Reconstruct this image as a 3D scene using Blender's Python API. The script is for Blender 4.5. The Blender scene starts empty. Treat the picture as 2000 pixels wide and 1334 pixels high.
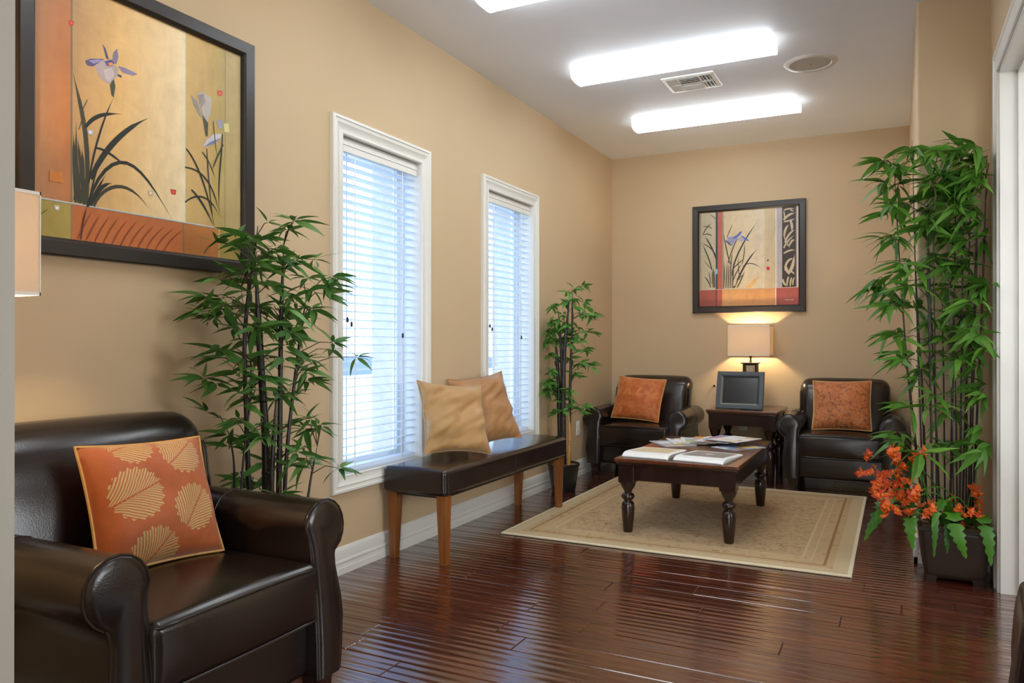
import bpy, bmesh, math, random
from mathutils import Vector, Matrix, Euler, Quaternion
PI = math.pi
SC = bpy.context.scene
COL = SC.collection
EXPOSURE, SKY, TUBE, LAMP, FILL = 0.22, 5, 11, 500, 92
# ------------------------------------------------------------------ camera, world, exposure
cam_d = bpy.data.cameras.new('camera')
cam_d.sensor_width = 36.0
cam_d.lens = 1488.3 / 2000 * 36
cam_d.clip_start = 0.02
cam = bpy.data.objects.new('camera', cam_d)
COL.objects.link(cam)
cam.location = (2.306, 0.0, 1.070)
cam.rotation_euler = (math.radians(90.144), 0, math.radians(26.78))
SC.camera = cam

SC.view_settings.view_transform = 'Standard'
SC.view_settings.look = 'None'
SC.view_settings.gamma = 1.0
SC.view_settings.use_curve_mapping = False
SC.view_settings.exposure = EXPOSURE
try:
    SC.cycles.use_denoising = True
    SC.cycles.max_bounces = 10
    SC.cycles.diffuse_bounces = 5
    SC.cycles.transparent_max_bounces = 16
    SC.cycles.sample_clamp_indirect = 6.0
except Exception:
    pass

world = bpy.data.worlds.new('sky')
SC.world = world
world.use_nodes = True
wn = world.node_tree
wn.nodes.clear()
w_out = wn.nodes.new('ShaderNodeOutputWorld')
w_bg = wn.nodes.new('ShaderNodeBackground')
w_tc = wn.nodes.new('ShaderNodeTexCoord')
w_sep = wn.nodes.new('ShaderNodeSeparateXYZ')
w_rmp = wn.nodes.new('ShaderNodeValToRGB')
wn.links.new(w_tc.outputs['Generated'], w_sep.inputs[0])
wn.links.new(w_sep.outputs['Z'], w_rmp.inputs[0])
wn.links.new(w_rmp.outputs[0], w_bg.inputs[0])
wn.links.new(w_bg.outputs[0], w_out.inputs[0])
w_rmp.color_ramp.elements[0].position = 0.0
w_rmp.color_ramp.elements[0].color = (0.62, 0.78, 1.0, 1)
w_rmp.color_ramp.elements[1].position = 0.7
w_rmp.color_ramp.elements[1].color = (0.42, 0.62, 1.0, 1)
w_bg.inputs[1].default_value = SKY

# added fill area lights, unseen: hall behind and room beyond the white opening
for nm, loc, tgt, size, en in (('hall_fill_light', (2.9, -2.55, 1.5), (1.5, 5.0, 2.3), 2.0, FILL * 1.7), ('side_room_fill_light', (5.15, 2.3, 1.5), (0.5, 2.6, 1.9), 1.6, FILL * 0.75)):
    ad = bpy.data.lights.new(nm, 'AREA'); ad.shape = 'SQUARE'; ad.size = size; ad.energy = en; ad.color = (0.88, 0.95, 1.0)
    ao = bpy.data.objects.new(nm, ad); COL.objects.link(ao); ao.location = loc
    ao.rotation_euler = (Vector(tgt) - Vector(loc)).to_track_quat('-Z', 'Y').to_euler()

# ------------------------------------------------------------------ helpers
def lin(c):
    c = c / 255.0
    return c / 12.92 if c <= 0.04045 else ((c + 0.055) / 1.055) ** 2.4
def rgb(*c):
    return tuple(lin(v) for v in c) + (1.0,)

class NT:
    """small wrapper that makes a node material"""
    def __init__(s, name):
        s.m = bpy.data.materials.new(name)
        s.m.use_nodes = True
        s.t = s.m.node_tree
        s.t.nodes.clear()
        s.out = s.n('ShaderNodeOutputMaterial')
    def n(s, typ, **kw):
        nd = s.t.nodes.new(typ)
        for k, v in kw.items():
            setattr(nd, k, v)
        return nd
    def l(s, a, b):
        s.t.links.new(a, b)
    def val(s, sock, v):
        if hasattr(v, 'is_output'):
            s.l(v, sock)
        else:
            sock.default_value = v
    def math(s, op, a, b=0.0, c=None, clamp=False):
        nd = s.n('ShaderNodeMath', operation=op)
        nd.use_clamp = clamp
        s.val(nd.inputs[0], a); s.val(nd.inputs[1], b)
        if c is not None: s.val(nd.inputs[2], c)
        return nd.outputs[0]
    def mix(s, fac, a, b):
        nd = s.n('ShaderNodeMix', data_type='RGBA')
        s.val(nd.inputs[0], fac); s.val(nd.inputs[6], a); s.val(nd.inputs[7], b)
        return nd.outputs[2]
    def obj(s):
        return s.n('ShaderNodeTexCoord').outputs['Object']
    def gen_pos(s):
        return s.n('ShaderNodeNewGeometry').outputs['Position']
    def mapping(s, v, scale=(1, 1, 1), loc=(0, 0, 0), rot=(0, 0, 0)):
        nd = s.n('ShaderNodeMapping')
        s.l(v, nd.inputs[0])
        nd.inputs['Scale'].default_value = scale
        nd.inputs['Location'].default_value = loc
        nd.inputs['Rotation'].default_value = rot
        return nd.outputs[0]
    def noise(s, v, scale, detail=3.0, rough=0.55, dist=0.0):
        nd = s.n('ShaderNodeTexNoise')
        s.l(v, nd.inputs['Vector'])
        nd.inputs['Scale'].default_value = scale
        nd.inputs['Detail'].default_value = detail
        nd.inputs['Roughness'].default_value = rough
        nd.inputs['Distortion'].default_value = dist
        return nd.outputs['Fac']
    def ramp(s, fac, stops):
        nd = s.n('ShaderNodeValToRGB')
        s.val(nd.inputs[0], fac)
        e = nd.color_ramp.elements
        while len(e) < len(stops): e.new(0.5)
        for i, (p, c) in enumerate(stops):
            e[i].position = p; e[i].color = c
        return nd.outputs[0]
    def sep(s, v):
        nd = s.n('ShaderNodeSeparateXYZ'); s.l(v, nd.inputs[0]); return nd.outputs
    def bump(s, h, strength=0.3, dist=0.002):
        nd = s.n('ShaderNodeBump')
        nd.inputs['Strength'].default_value = strength
        nd.inputs['Distance'].default_value = dist
        s.l(h, nd.inputs['Height'])
        return nd.outputs[0]
    def bsdf(s, color, rough=0.5, metal=0.0, normal=None, spec=0.5, coat=0.0, coat_rough=0.1, trans=None, sheen=0.0):
        p = s.n('ShaderNodeBsdfPrincipled')
        s.val(p.inputs['Base Color'], color)
        s.val(p.inputs['Roughness'], rough)
        s.val(p.inputs['Metallic'], metal)
        p.inputs['Specular IOR Level'].default_value = spec
        p.inputs['Coat Weight'].default_value = coat
        p.inputs['Coat Roughness'].default_value = coat_rough
        p.inputs['Sheen Weight'].default_value = sheen
        if normal is not None:
            s.l(normal, p.inputs['Normal'])
            if coat > 0: s.l(normal, p.inputs['Coat Normal'])
        o = p.outputs[0]
        if trans:
            tn = s.n('ShaderNodeBsdfTranslucent')
            s.val(tn.inputs[0], trans[1])
            mx = s.n('ShaderNodeMixShader')
            mx.inputs[0].default_value = trans[0]
            s.l(o, mx.inputs[1]); s.l(tn.outputs[0], mx.inputs[2])
            o = mx.outputs[0]
        s.l(o, s.out.inputs[0])
        return s.m

def plain(name, c, rough=0.5, var=0.06, nscale=8.0, bump=0.0, bscale=60.0, metal=0.0, spec=0.5, coat=0.0, trans=None, sheen=0.0):
    t = NT(name)
    v = t.obj()
    f = t.noise(v, nscale)
    c0 = tuple(max(0, x * (1 - var)) for x in c[:3]) + (1,)
    c1 = tuple(min(1, x * (1 + var)) for x in c[:3]) + (1,)
    col = t.ramp(f, [(0.3, c0), (0.7, c1)])
    nrm = t.bump(t.noise(v, bscale, 4), bump, 0.002) if bump else None
    return t.bsdf(col, rough, metal, nrm, spec, coat, trans=trans, sheen=sheen)

def mesh(name, V, F, mat=None, parent=None, smooth=None, loc=None, cols=None):
    me = bpy.data.meshes.new(name)
    me.from_pydata([tuple(v) for v in V], [], [tuple(f) for f in F])
    me.validate()
    bm = bmesh.new(); bm.from_mesh(me)
    bmesh.ops.recalc_face_normals(bm, faces=bm.faces[:])
    bm.to_mesh(me); bm.free()
    if smooth is not None:
        me.shade_smooth()
        me.set_sharp_from_angle(angle=math.radians(smooth))
    o = bpy.data.objects.new(name, me)
    if mat is not None: me.materials.append(mat)
    COL.objects.link(o)
    if parent is not None: o.parent = parent
    if loc is not None: o.location = loc
    return o

def thing(name, label, cat, loc=(0, 0, 0), rz=0.0, group=None):
    o = bpy.data.objects.new(name, None)
    o.empty_display_size = 0.05
    COL.objects.link(o)
    o.location = loc; o.rotation_euler = (0, 0, rz)
    o['label'] = label; o['category'] = cat
    if group: o['group'] = group
    return o
def tag(o, label, cat, group=None):
    o['label'] = label; o['category'] = cat
    if group: o['group'] = group
    return o
def structure(o):
    o['kind'] = 'structure'
    return o

def join(*geos):
    V, F = [], []
    for v, f in geos:
        b = len(V); V += [Vector(p) for p in v]; F += [tuple(i + b for i in q) for q in f]
    return V, F
def move(g, loc=(0, 0, 0), rot=None, scale=None):
    M = Matrix.Translation(loc)
    if rot: M = M @ Euler(rot).to_matrix().to_4x4()
    if scale: M = M @ Matrix.Diagonal((*scale, 1))
    return [M @ Vector(p) for p in g[0]], g[1]

def box(x0, x1, y0, y1, z0, z1):
    V = [(x, y, z) for z in (z0, z1) for y in (y0, y1) for x in (x0, x1)]
    F = [(0, 2, 3, 1), (4, 5, 7, 6), (0, 1, 5, 4), (2, 6, 7, 3), (0, 4, 6, 2), (1, 3, 7, 5)]
    return V, F
def cbox(x0, x1, y0, y1, z0, z1, c=0.004):
    """box with small chamfers on all edges"""
    return rbox(x1 - x0, y1 - y0, z1 - z0, c, 1, 1, ((x0 + x1) / 2, (y0 + y1) / 2, (z0 + z1) / 2))
def rbox(sx, sy, sz, r, n=4, m=1, c=(0, 0, 0), fn=None):
    """rounded box with n segments per corner arc and m spans between; fn deforms points"""
    r = min(r, sx / 2 - 1e-5, sy / 2 - 1e-5, sz / 2 - 1e-5)
    def axis(s):
        h = s / 2; a = []
        for i in range(n): a.append(-h + r * (i / n))
        for i in range(m + 1): a.append(-h + r + (s - 2 * r) * i / m)
        for i in range(1, n + 1): a.append(h - r + r * (i / n))
        return a
    ax = [axis(sx), axis(sy), axis(sz)]
    idx = {}; V = []; F = []
    hs = (sx / 2, sy / 2, sz / 2)
    def vert(p):
        k = tuple(round(q, 6) for q in p)
        if k not in idx:
            q = Vector([max(-hs[i] + r, min(hs[i] - r, p[i])) for i in range(3)])
            d = Vector(p) - q
            # even out the arc spacing
            e = Vector([math.tan(d[i] / r * PI / 4) if r > 0 else 0 for i in range(3)])
            if e.length > 0: e = e.normalized() * r
            w = q + e
            if fn: w = Vector(fn(w))
            idx[k] = len(V); V.append(w + Vector(c))
        return idx[k]
    for a in range(3):
        b, d = (a + 1) % 3, (a + 2) % 3
        for sgn in (-1, 1):
            for i in range(len(ax[b]) - 1):
                for j in range(len(ax[d]) - 1):
                    q = []
                    for (u, v) in ((i, j), (i + 1, j), (i + 1, j + 1), (i, j + 1)):
                        p = [0, 0, 0]; p[a] = sgn * hs[a]; p[b] = ax[b][u]; p[d] = ax[d][v]
                        q.append(vert(p))
                    F.append(tuple(q if sgn > 0 else q[::-1]))
    return V, F
def tube(pts, r, n=8, closed=False, cap=True, flat=1.0):
    pts = [Vector(p) for p in pts]
    N = len(pts); V = []; F = []
    rs = r if isinstance(r, (list, tuple)) else [r] * N
    up = None
    for i, p in enumerate(pts):
        if closed: t = pts[(i + 1) % N] - pts[i - 1]
        else: t = pts[min(i + 1, N - 1)] - pts[max(i - 1, 0)]
        t = t.normalized() if t.length > 1e-9 else Vector((0, 0, 1))
        if up is None:
            up = Vector((0, 0, 1)) if abs(t.z) < 0.9 else Vector((1, 0, 0))
        up = (up - t * up.dot(t))
        up = up.normalized() if up.length > 1e-6 else t.orthogonal().normalized()
        s = t.cross(up)
        for k in range(n):
            a = 2 * PI * k / n
            V.append(p + rs[i] * (math.cos(a) * up * flat + math.sin(a) * s))
    for i in range(N if closed else N - 1):
        for k in range(n):
            a = i * n + k; b = i * n + (k + 1) % n
            c = ((i + 1) % N) * n + (k + 1) % n; d = ((i + 1) % N) * n + k
            F.append((a, b, c, d))
    if cap and not closed:
        F.append(tuple(range(n))[::-1]); F.append(tuple((N - 1) * n + k for k in range(n)))
    return V, F
def bez(pts, n=12):
    pts = [Vector(p) for p in pts]
    if len(pts) == 2: return [pts[0].lerp(pts[1], i / n) for i in range(n + 1)]
    out = []
    for i in range(n + 1):
        t = i / n; q = pts[:]
        while len(q) > 1: q = [q[j].lerp(q[j + 1], t) for j in range(len(q) - 1)]
        out.append(q[0])
    return out
def spline(pts, n=6):
    """Catmull-Rom through the points"""
    P = [Vector(p) for p in pts]
    P = [2 * P[0] - P[1]] + P + [2 * P[-1] - P[-2]]
    out = []
    for i in range(1, len(P) - 2):
        for k in range(n):
            t = k / n
            out.append(0.5 * ((2 * P[i]) + (P[i + 1] - P[i - 1]) * t + (2 * P[i - 1] - 5 * P[i] + 4 * P[i + 1] - P[i + 2]) * t * t
                              + (3 * P[i] - P[i - 1] - 3 * P[i + 1] + P[i + 2]) * t ** 3))
    out.append(P[-2])
    return out
def lathe(prof, n=20, cap=True):
    V, F = [], []
    for (r, z) in prof:
        for k in range(n):
            a = 2 * PI * k / n
            V.append((r * math.cos(a), r * math.sin(a), z))
    for i in range(len(prof) - 1):
        for k in range(n):
            F.append((i * n + k, i * n + (k + 1) % n, (i + 1) * n + (k + 1) % n, (i + 1) * n + k))
    if cap:
        F.append(tuple(range(n))[::-1]); F.append(tuple((len(prof) - 1) * n + k for k in range(n)))
    return V, F
def loft_sq(sections):
    """square sections (half x, half y, z, cx, cy)"""
    V, F = [], []
    for (a, b, z, cx, cy) in sections:
        V += [(cx - a, cy - b, z), (cx + a, cy - b, z), (cx + a, cy + b, z), (cx - a, cy + b, z)]
    for i in range(len(sections) - 1):
        for k in range(4):
            F.append((i * 4 + k, i * 4 + (k + 1) % 4, (i + 1) * 4 + (k + 1) % 4, (i + 1) * 4 + k))
    F.append((3, 2, 1, 0)); e = (len(sections) - 1) * 4
    F.append((e, e + 1, e + 2, e + 3))
    return V, F
def prism(poly, fn0, fn1):
    """solid between fn0(p) and fn1(p) for a 2-D outline"""
    n = len(poly)
    V = [fn0(p) for p in poly] + [fn1(p) for p in poly]
    F = [(i, (i + 1) % n, n + (i + 1) % n, n + i) for i in range(n)]
    F.append(tuple(range(n))[::-1]); F.append(tuple(range(n, 2 * n)))
    return V, F
def mould(a0, a1, b0, b1, prof, fn, sides='tblr'):
    """mitred frame around a rectangle: prof = closed outline of (u inward, n proud); fn(a, b, n) -> point. One geometry per side."""
    out = {}
    n = len(prof)
    def side(e0, e1):
        V = [fn(*e0(u), p) for u, p in prof] + [fn(*e1(u), p) for u, p in prof]
        F = [(i, (i + 1) % n, n + (i + 1) % n, n + i) for i in range(n)]
        F.append(tuple(range(n))[::-1]); F.append(tuple(range(n, 2 * n)))
        return V, F
    if 't' in sides: out['t'] = side(lambda u: (a0 + u, b1 - u), lambda u: (a1 - u, b1 - u))
    bb = (lambda u: b0 + u) if 'b' in sides else (lambda u: b0)
    if 'b' in sides: out['b'] = side(lambda u: (a0 + u, b0 + u), lambda u: (a1 - u, b0 + u))
    if 'l' in sides: out['l'] = side(lambda u: (a0 + u, bb(u)), lambda u: (a0 + u, b1 - u))
    if 'r' in sides: out['r'] = side(lambda u: (a1 - u, bb(u)), lambda u: (a1 - u, b1 - u))
    return out

# ------------------------------------------------------------------ materials
M = {}
def wall_mat(name, c):
    t = NT(name)
    v = t.gen_pos()
    f = t.noise(v, 1.3, 2)
    col = t.ramp(f, [(0.3, tuple(x * 0.97 for x in c[:3]) + (1,)), (0.7, tuple(min(1, x * 1.03) for x in c[:3]) + (1,))])
    return t.bsdf(col, 0.62, 0, t.bump(t.noise(v, 180, 3), 0.12, 0.001), 0.35)
M['wall'] = wall_mat('tan_wall_paint', rgb(199, 174, 139))
M['ceiling'] = wall_mat('white_ceiling_paint', rgb(234, 237, 242))
M['trim'] = plain('white_semigloss_trim', rgb(222, 220, 212), 0.32, 0.02, 3)
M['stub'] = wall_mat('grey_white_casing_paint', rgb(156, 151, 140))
M['blind'] = plain('white_blind_slat', rgb(235, 238, 242), 0.4, 0.01, 3, trans=(0.4, (0.85, 0.92, 1.0, 1)))
M['vinyl'] = plain('white_window_vinyl', rgb(226, 228, 230), 0.35, 0.02, 3)
M['brick'] = plain('beige_outer_masonry', rgb(205, 190, 172), 0.9, 0.08, 20, 0.4, 40)
def floor_mat():
    t = NT('cherry_hardwood')
    v = t.gen_pos()
    oi = t.n('ShaderNodeObjectInfo').outputs['Random']
    sh = t.n('ShaderNodeCombineXYZ'); t.l(t.math('MULTIPLY', oi, 37.0), sh.inputs[2])
    va = t.n('ShaderNodeVectorMath', operation='ADD'); t.l(v, va.inputs[0]); t.l(sh.outputs[0], va.inputs[1])
    g = t.noise(t.mapping(va.outputs[0], (2.2, 34, 2)), 1.0, 5, 0.6, 0.6)
    c = t.ramp(g, [(0.25, rgb(56, 23, 14)), (0.5, rgb(82, 36, 21)), (0.78, rgb(108, 53, 32))])
    c2 = t.mix(t.math('MULTIPLY', oi, 0.55), c, rgb(54, 26, 18))
    # hand scraped rounded ridges running along the boards
    s = t.sep(v)
    d = t.noise(t.mapping(va.outputs[0], (0.8, 5.0, 1)), 1.0, 2)
    ph = t.math('MULTIPLY_ADD', s[1], 2 * PI / 0.0417, t.math('MULTIPLY', d, 7.0))
    w1 = t.math('SINE', ph)
    big = t.noise(t.mapping(va.outputs[0], (0.6, 14, 1)), 1.0, 2)
    h = t.math('MULTIPLY_ADD', w1, 0.00042, t.math('MULTIPLY', big, 0.0020))
    nd = t.n('ShaderNodeBump'); nd.inputs['Strength'].default_value = 1.0; nd.inputs['Distance'].default_value = 1.0
    t.l(h, nd.inputs['Height'])
    r = t.math('MULTIPLY_ADD', t.noise(t.mapping(v, (3, 20, 1)), 1.0, 3), 0.12, 0.13)
    return t.bsdf(c2, r, 0, nd.outputs[0], 0.5, 0.85, 0.10)
M['floor'] = floor_mat()
M['subfloor'] = plain('dark_board_gap', rgb(30, 14, 10), 0.7)
def leather(name, c, rough=0.3):
    t = NT(name)
    v = t.obj()
    f = t.noise(v, 5, 4)
    col = t.ramp(f, [(0.3, tuple(x * 0.9 for x in c[:3]) + (1,)), (0.75, tuple(x * 1.15 for x in c[:3]) + (1,))])
    vo = t.n('ShaderNodeTexVoronoi'); t.l(v, vo.inputs['Vector']); vo.inputs['Scale'].default_value = 260
    h = t.math('MULTIPLY_ADD', vo.outputs['Distance'], 0.12, t.math('MULTIPLY', t.noise(v, 5, 1), 2.2))
    r = t.math('MULTIPLY_ADD', f, 0.08, rough - 0.04)
    return t.bsdf(col, r, 0, t.bump(h, 0.35, 0.003), 0.55, 0.15, 0.2)
M['leather'] = leather('dark_brown_leather', rgb(27, 18, 14), 0.25)
M['bench_leather'] = leather('espresso_bench_leather', rgb(34, 24, 21), 0.21)
M['piping'] = plain('dark_leather_welt', rgb(34, 24, 20), 0.25, 0.1, 20)
def wood(name, a, b, rough=0.3, scale=(3, 40, 40), coat=0.2):
    t = NT(name)
    v = t.obj()
    g = t.noise(t.mapping(v, scale), 1.0, 5, 0.6, 0.8)
    return t.bsdf(t.ramp(g, [(0.3, a), (0.7, b)]), rough, 0, t.bump(g, 0.06, 0.001), 0.5, coat, 0.15)
M['darkwood'] = wood('espresso_wood', rgb(30, 17, 13), rgb(48, 28, 20), 0.24, (40, 40, 3))
M['topwood'] = wood('reddish_table_top', rgb(72, 36, 20), rgb(104, 56, 30), 0.22, (30, 2.5, 30), 0.4)
M['benchleg'] = wood('honey_brown_wood', rgb(112, 62, 20), rgb(146, 86, 32), 0.35, (40, 40, 3))
def fabric(name, base, gold, kind):
    t = NT(name)
    v = t.obj()
    s = t.sep(v)
    weave = t.math('MULTIPLY', t.math('SINE', t.math('MULTIPLY', s[0], 2600)), t.math('SINE', t.math('MULTIPLY', s[2], 2600)))
    crumple = t.noise(v, 14, 4, 0.6, 0.8)
    b = t.mix(crumple, tuple(x * 0.8 for x in base[:3]) + (1,), tuple(min(1, x * 1.18) for x in base[:3]) + (1,))
    rough = 0.5
    metal = 0.0
    if kind == 'medallion':
        mask = None
        for (cx, cz, R, th) in ((-0.076, 0.018, 0.078, 0.35), (0.086, -0.042, 0.070, 0.9), (0.084, 0.124, 0.070, 0.6), (-0.055, 0.165, 0.066, 0.3), (-0.046, -0.150, 0.074, 0.8)):
            dx = t.math('SUBTRACT', s[0], cx); dz = t.math('SUBTRACT', s[2], cz)
            rr = t.math('SQRT', t.math('ADD', t.math('MULTIPLY', dx, dx), t.math('MULTIPLY', dz, dz)))
            an = t.math('ARCTAN2', dz, dx)
            u = t.math('ADD', t.math('MULTIPLY', dx, math.cos(th)), t.math('MULTIPLY', dz, math.sin(th)))
            v_ = t.math('ABSOLUTE', t.math('SUBTRACT', t.math('MULTIPLY', dz, math.cos(th)), t.math('MULTIPLY', dx, math.sin(th))))
            disc = t.math('LESS_THAN', rr, t.math('MULTIPLY_ADD', t.math('SINE', t.math('MULTIPLY', an, 19.0)), R * 0.05, R * 0.93))
            # ribs that curve away from a middle vein
            ph = t.math('SUBTRACT', t.math('MULTIPLY', u, 560.0), t.math('MULTIPLY', t.math('POWER', v_, 0.7), 330.0))
            ph = t.math('MULTIPLY_ADD', t.noise(v, 30, 2), 5.0, ph)
            st = t.math('GREATER_THAN', t.math('SINE', ph), -0.35)
            vein = t.math('GREATER_THAN', v_, 0.0022)
            q = t.math('MULTIPLY', t.math('MULTIPLY', disc, st), vein)
            mask = q if mask is None else t.math('MAXIMUM', mask, q)
        back = t.math('LESS_THAN', s[1], 0.0)
        mask = t.math('MULTIPLY', mask, back)
        col = t.mix(mask, b, t.mix(t.noise(v, 160, 2), tuple(x * 0.75 for x in gold[:3]) + (1,), gold))
    elif kind == 'damask':
        n1 = t.noise(v, 11, 2, 0.5, 2.2)
        n2 = t.noise(v, 19, 3, 0.6, 2.0)
        m1 = t.math('GREATER_THAN', t.math('SINE', t.math('MULTIPLY', n1, 42.0)), 0.35)
        m2 = t.math('LESS_THAN', n2, 0.44)
        col = t.mix(t.math('MULTIPLY', m1, 0.5), b, gold)
        col = t.mix(t.math('MULTIPLY', m2, 0.8), col, tuple(x * 0.45 for x in base[:3]) + (1,))
    elif kind == 'velvet':
        n2 = t.noise(v, 17, 4, 0.65, 1.2)
        col = t.mix(t.math('MULTIPLY', t.math('SUBTRACT', n2, 0.42, clamp=True), 2.2, clamp=True), b, gold)
    else:
        col = b
        rough = 0.38
    h = t.math('MULTIPLY_ADD', weave, 0.08, t.math('MULTIPLY', crumple, 2.0))
    return t.bsdf(col, rough, 0.0, t.bump(h, 0.4, 0.004), 0.4, sheen=0.25)
M['pil_medal'] = fabric('orange_medallion_brocade', rgb(168, 82, 24), rgb(200, 166, 106), 'medallion')
M['pil_velvet'] = fabric('orange_velvet', rgb(186, 92, 34), rgb(222, 150, 84), 'velvet')
M['pil_damask'] = fabric('orange_damask', rgb(184, 102, 48), rgb(208, 140, 84), 'damask')
M['pil_gold'] = fabric('gold_satin', rgb(178, 136, 82), rgb(200, 160, 110), 'satin')
M['pil_gold2'] = fabric('bronze_gold_satin', rgb(164, 116, 66), rgb(190, 140, 90), 'satin')
M['welt_gold'] = plain('gold_welt', rgb(206, 156, 84), 0.5, 0.1, 40)
M['black'] = plain('black_frame_lacquer', rgb(38, 31, 27), 0.35, 0.08, 12)
M['graphite'] = plain('blue_grey_plastic', rgb(66, 74, 80), 0.4, 0.05, 12)
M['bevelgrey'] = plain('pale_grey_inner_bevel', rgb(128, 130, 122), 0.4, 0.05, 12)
M['screen'] = plain('switched_off_screen', rgb(30, 32, 33), 0.18, 0.03, 3)
M['plate'] = plain('white_plastic', rgb(232, 230, 224), 0.35, 0.02, 5)
M['dark'] = plain('black_plastic', rgb(20, 18, 17), 0.4, 0.05, 5)
M['grille'] = plain('speaker_grille', rgb(186, 182, 176), 0.5, 0.05, 400)
M['ring'] = plain('speaker_ring', rgb(206, 204, 198), 0.4, 0.02, 5)
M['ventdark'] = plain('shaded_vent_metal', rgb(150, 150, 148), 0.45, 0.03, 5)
M['brass'] = plain('aged_bronze', rgb(52, 38, 28), 0.35, 0.1, 20, metal=0.4)
M['stone'] = plain('pale_lamp_stone', rgb(206, 190, 158), 0.4, 0.06, 20)
M['pot_black'] = plain('black_glazed_pot', rgb(26, 24, 23), 0.35, 0.1, 10)
M['pot_brown'] = plain('dark_brown_planter', rgb(54, 40, 32), 0.45, 0.1, 10, 0.15, 60)
M['soil'] = plain('dry_moss_soil', rgb(120, 92, 60), 0.95, 0.3, 60, 0.6, 90)
M['cane'] = plain('black_bamboo', rgb(34, 26, 20), 0.35, 0.3, 30)
M['cane_tan'] = plain('tan_bamboo', rgb(178, 132, 66), 0.4, 0.15, 30)
M['twig'] = plain('twig_brown', rgb(62, 52, 30), 0.6, 0.2, 30)
def leaf_mat(name, a, b):
    t = NT(name)
    oi = t.n('ShaderNodeObjectInfo').outputs['Random']
    v = t.obj()
    f = t.math('ADD', t.math('MULTIPLY', oi, 0.75), t.math('MULTIPLY', t.noise(v, 3, 2), 0.25))
    c = t.mix(f, a, b)
    return t.bsdf(c, 0.42, 0, None, 0.4, trans=(0.25, c))
M['leaf'] = leaf_mat('bamboo_leaf_green', rgb(40, 92, 30), rgb(118, 162, 80))
M['leaf2'] = leaf_mat('deep_leaf_green', rgb(42, 96, 26), rgb(112, 158, 58))
M['leaf3'] = leaf_mat('fresh_leaf_green', rgb(34, 104, 34), rgb(116, 168, 74))
M['fern'] = leaf_mat('fern_green', rgb(30, 88, 18), rgb(90, 150, 36))
M['petal'] = leaf_mat('orange_red_petal', rgb(186, 50, 12), rgb(226, 108, 40))
M['pistil'] = plain('yellow_flower_heart', rgb(232, 160, 40), 0.5, 0.1, 50)
def rug_mat(hx, hy):
    t = NT('beige_woven_rug')
    v = t.obj()
    s = t.sep(v)
    dx = t.math('SUBTRACT', hx, t.math('ABSOLUTE', s[0])); dy = t.math('SUBTRACT', hy, t.math('ABSOLUTE', s[1]))
    d = t.math('MINIMUM', dx, dy)
    n1 = t.noise(t.mapping(v, (12, 30, 1)), 1.0, 4, 0.7, 1.5)
    n2 = t.noise(t.mapping(v, (26, 60, 1)), 1.0, 3, 0.7, 1.0)
    field = t.mix(t.math('GREATER_THAN', n2, 0.55), rgb(188, 158, 114), rgb(158, 122, 78))
    field = t.mix(t.math('GREATER_THAN', n1, 0.62), field, rgb(122, 88, 48))
    field = t.mix(t.math('LESS_THAN', n1, 0.36), field, rgb(194, 164, 120))
    bord = t.mix(t.math('GREATER_THAN', t.noise(v, 22, 3, 0.6, 1.5), 0.62), rgb(188, 158, 112), rgb(158, 120, 70))
    def band(lo, hi): return t.math('MULTIPLY', t.math('GREATER_THAN', d, lo), t.math('LESS_THAN', d, hi))
    c = t.mix(t.math('LESS_THAN', d, 0.235), field, bord)
    c = t.mix(t.math('ADD', band(0.226, 0.24), band(0.185, 0.192), clamp=True), c, rgb(200, 172, 130))
    c = t.mix(band(0.118, 0.132), c, rgb(150, 104, 48))
    c = t.mix(t.math('LESS_THAN', d, 0.085), c, rgb(196, 172, 130))
    c = t.mix(t.math('LESS_THAN', d, 0.018), c, rgb(222, 208, 176))
    h = t.math('ADD', t.noise(v, 420, 2), t.math('MULTIPLY', t.math('SINE', t.math('MULTIPLY', s[1], 900)), 0.35))
    return t.bsdf(c, 0.95, 0, t.bump(h, 0.7, 0.004), 0.1, sheen=0.2)
def emit(name, c, st):
    t = NT(name)
    e = t.n('ShaderNodeEmission'); e.inputs[0].default_value = c; e.inputs[1].default_value = st
    t.l(e.outputs[0], t.out.inputs[0])
    return t.m
M['tube_light'] = emit('lit_diffuser', (0.90, 0.955, 1.0, 1), TUBE)
M['endcap'] = plain('white_end_cap', rgb(236, 236, 234), 0.4, 0.01, 5, trans=(0.4, (1, 1, 1, 1)))
M['bulb'] = emit('lit_bulb', (1.0, 0.76, 0.46, 1), LAMP)
def glass_mat():
    t = NT('window_glass')
    tr = t.n('ShaderNodeBsdfTransparent'); tr.inputs[0].default_value = (0.93, 0.97, 1.0, 1)
    gl = t.n('ShaderNodeBsdfGlossy'); gl.inputs['Roughness'].default_value = 0.02
    fr = t.n('ShaderNodeLayerWeight'); fr.inputs[0].default_value = 0.5
    k = t.math('MULTIPLY_ADD', t.math('POWER', fr.outputs['Facing'], 5.0), 0.9, 0.04)
    mx = t.n('ShaderNodeMixShader')
    t.l(k, mx.inputs[0]); t.l(tr.outputs[0], mx.inputs[1]); t.l(gl.outputs[0], mx.inputs[2])
    t.l(mx.outputs[0], t.out.inputs[0])
    return t.m
M['glass'] = glass_mat()
def shade_mat(name, c, tc, k):
    t = NT(name)
    v = t.obj()
    n = t.noise(t.mapping(v, (60, 60, 14)), 1.0, 3)
    col = t.mix(n, tuple(x * 0.93 for x in c[:3]) + (1,), c)
    return t.bsdf(col, 0.9, 0, t.bump(n, 0.1, 0.001), 0.1, trans=(k, tc))
M['shade'] = shade_mat('linen_lamp_shade', rgb(228, 216, 198), rgb(244, 226, 196), 0.32)
M['shade_trim'] = plain('white_shade_trim', rgb(238, 234, 226), 0.6, 0.02, 5)
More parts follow.
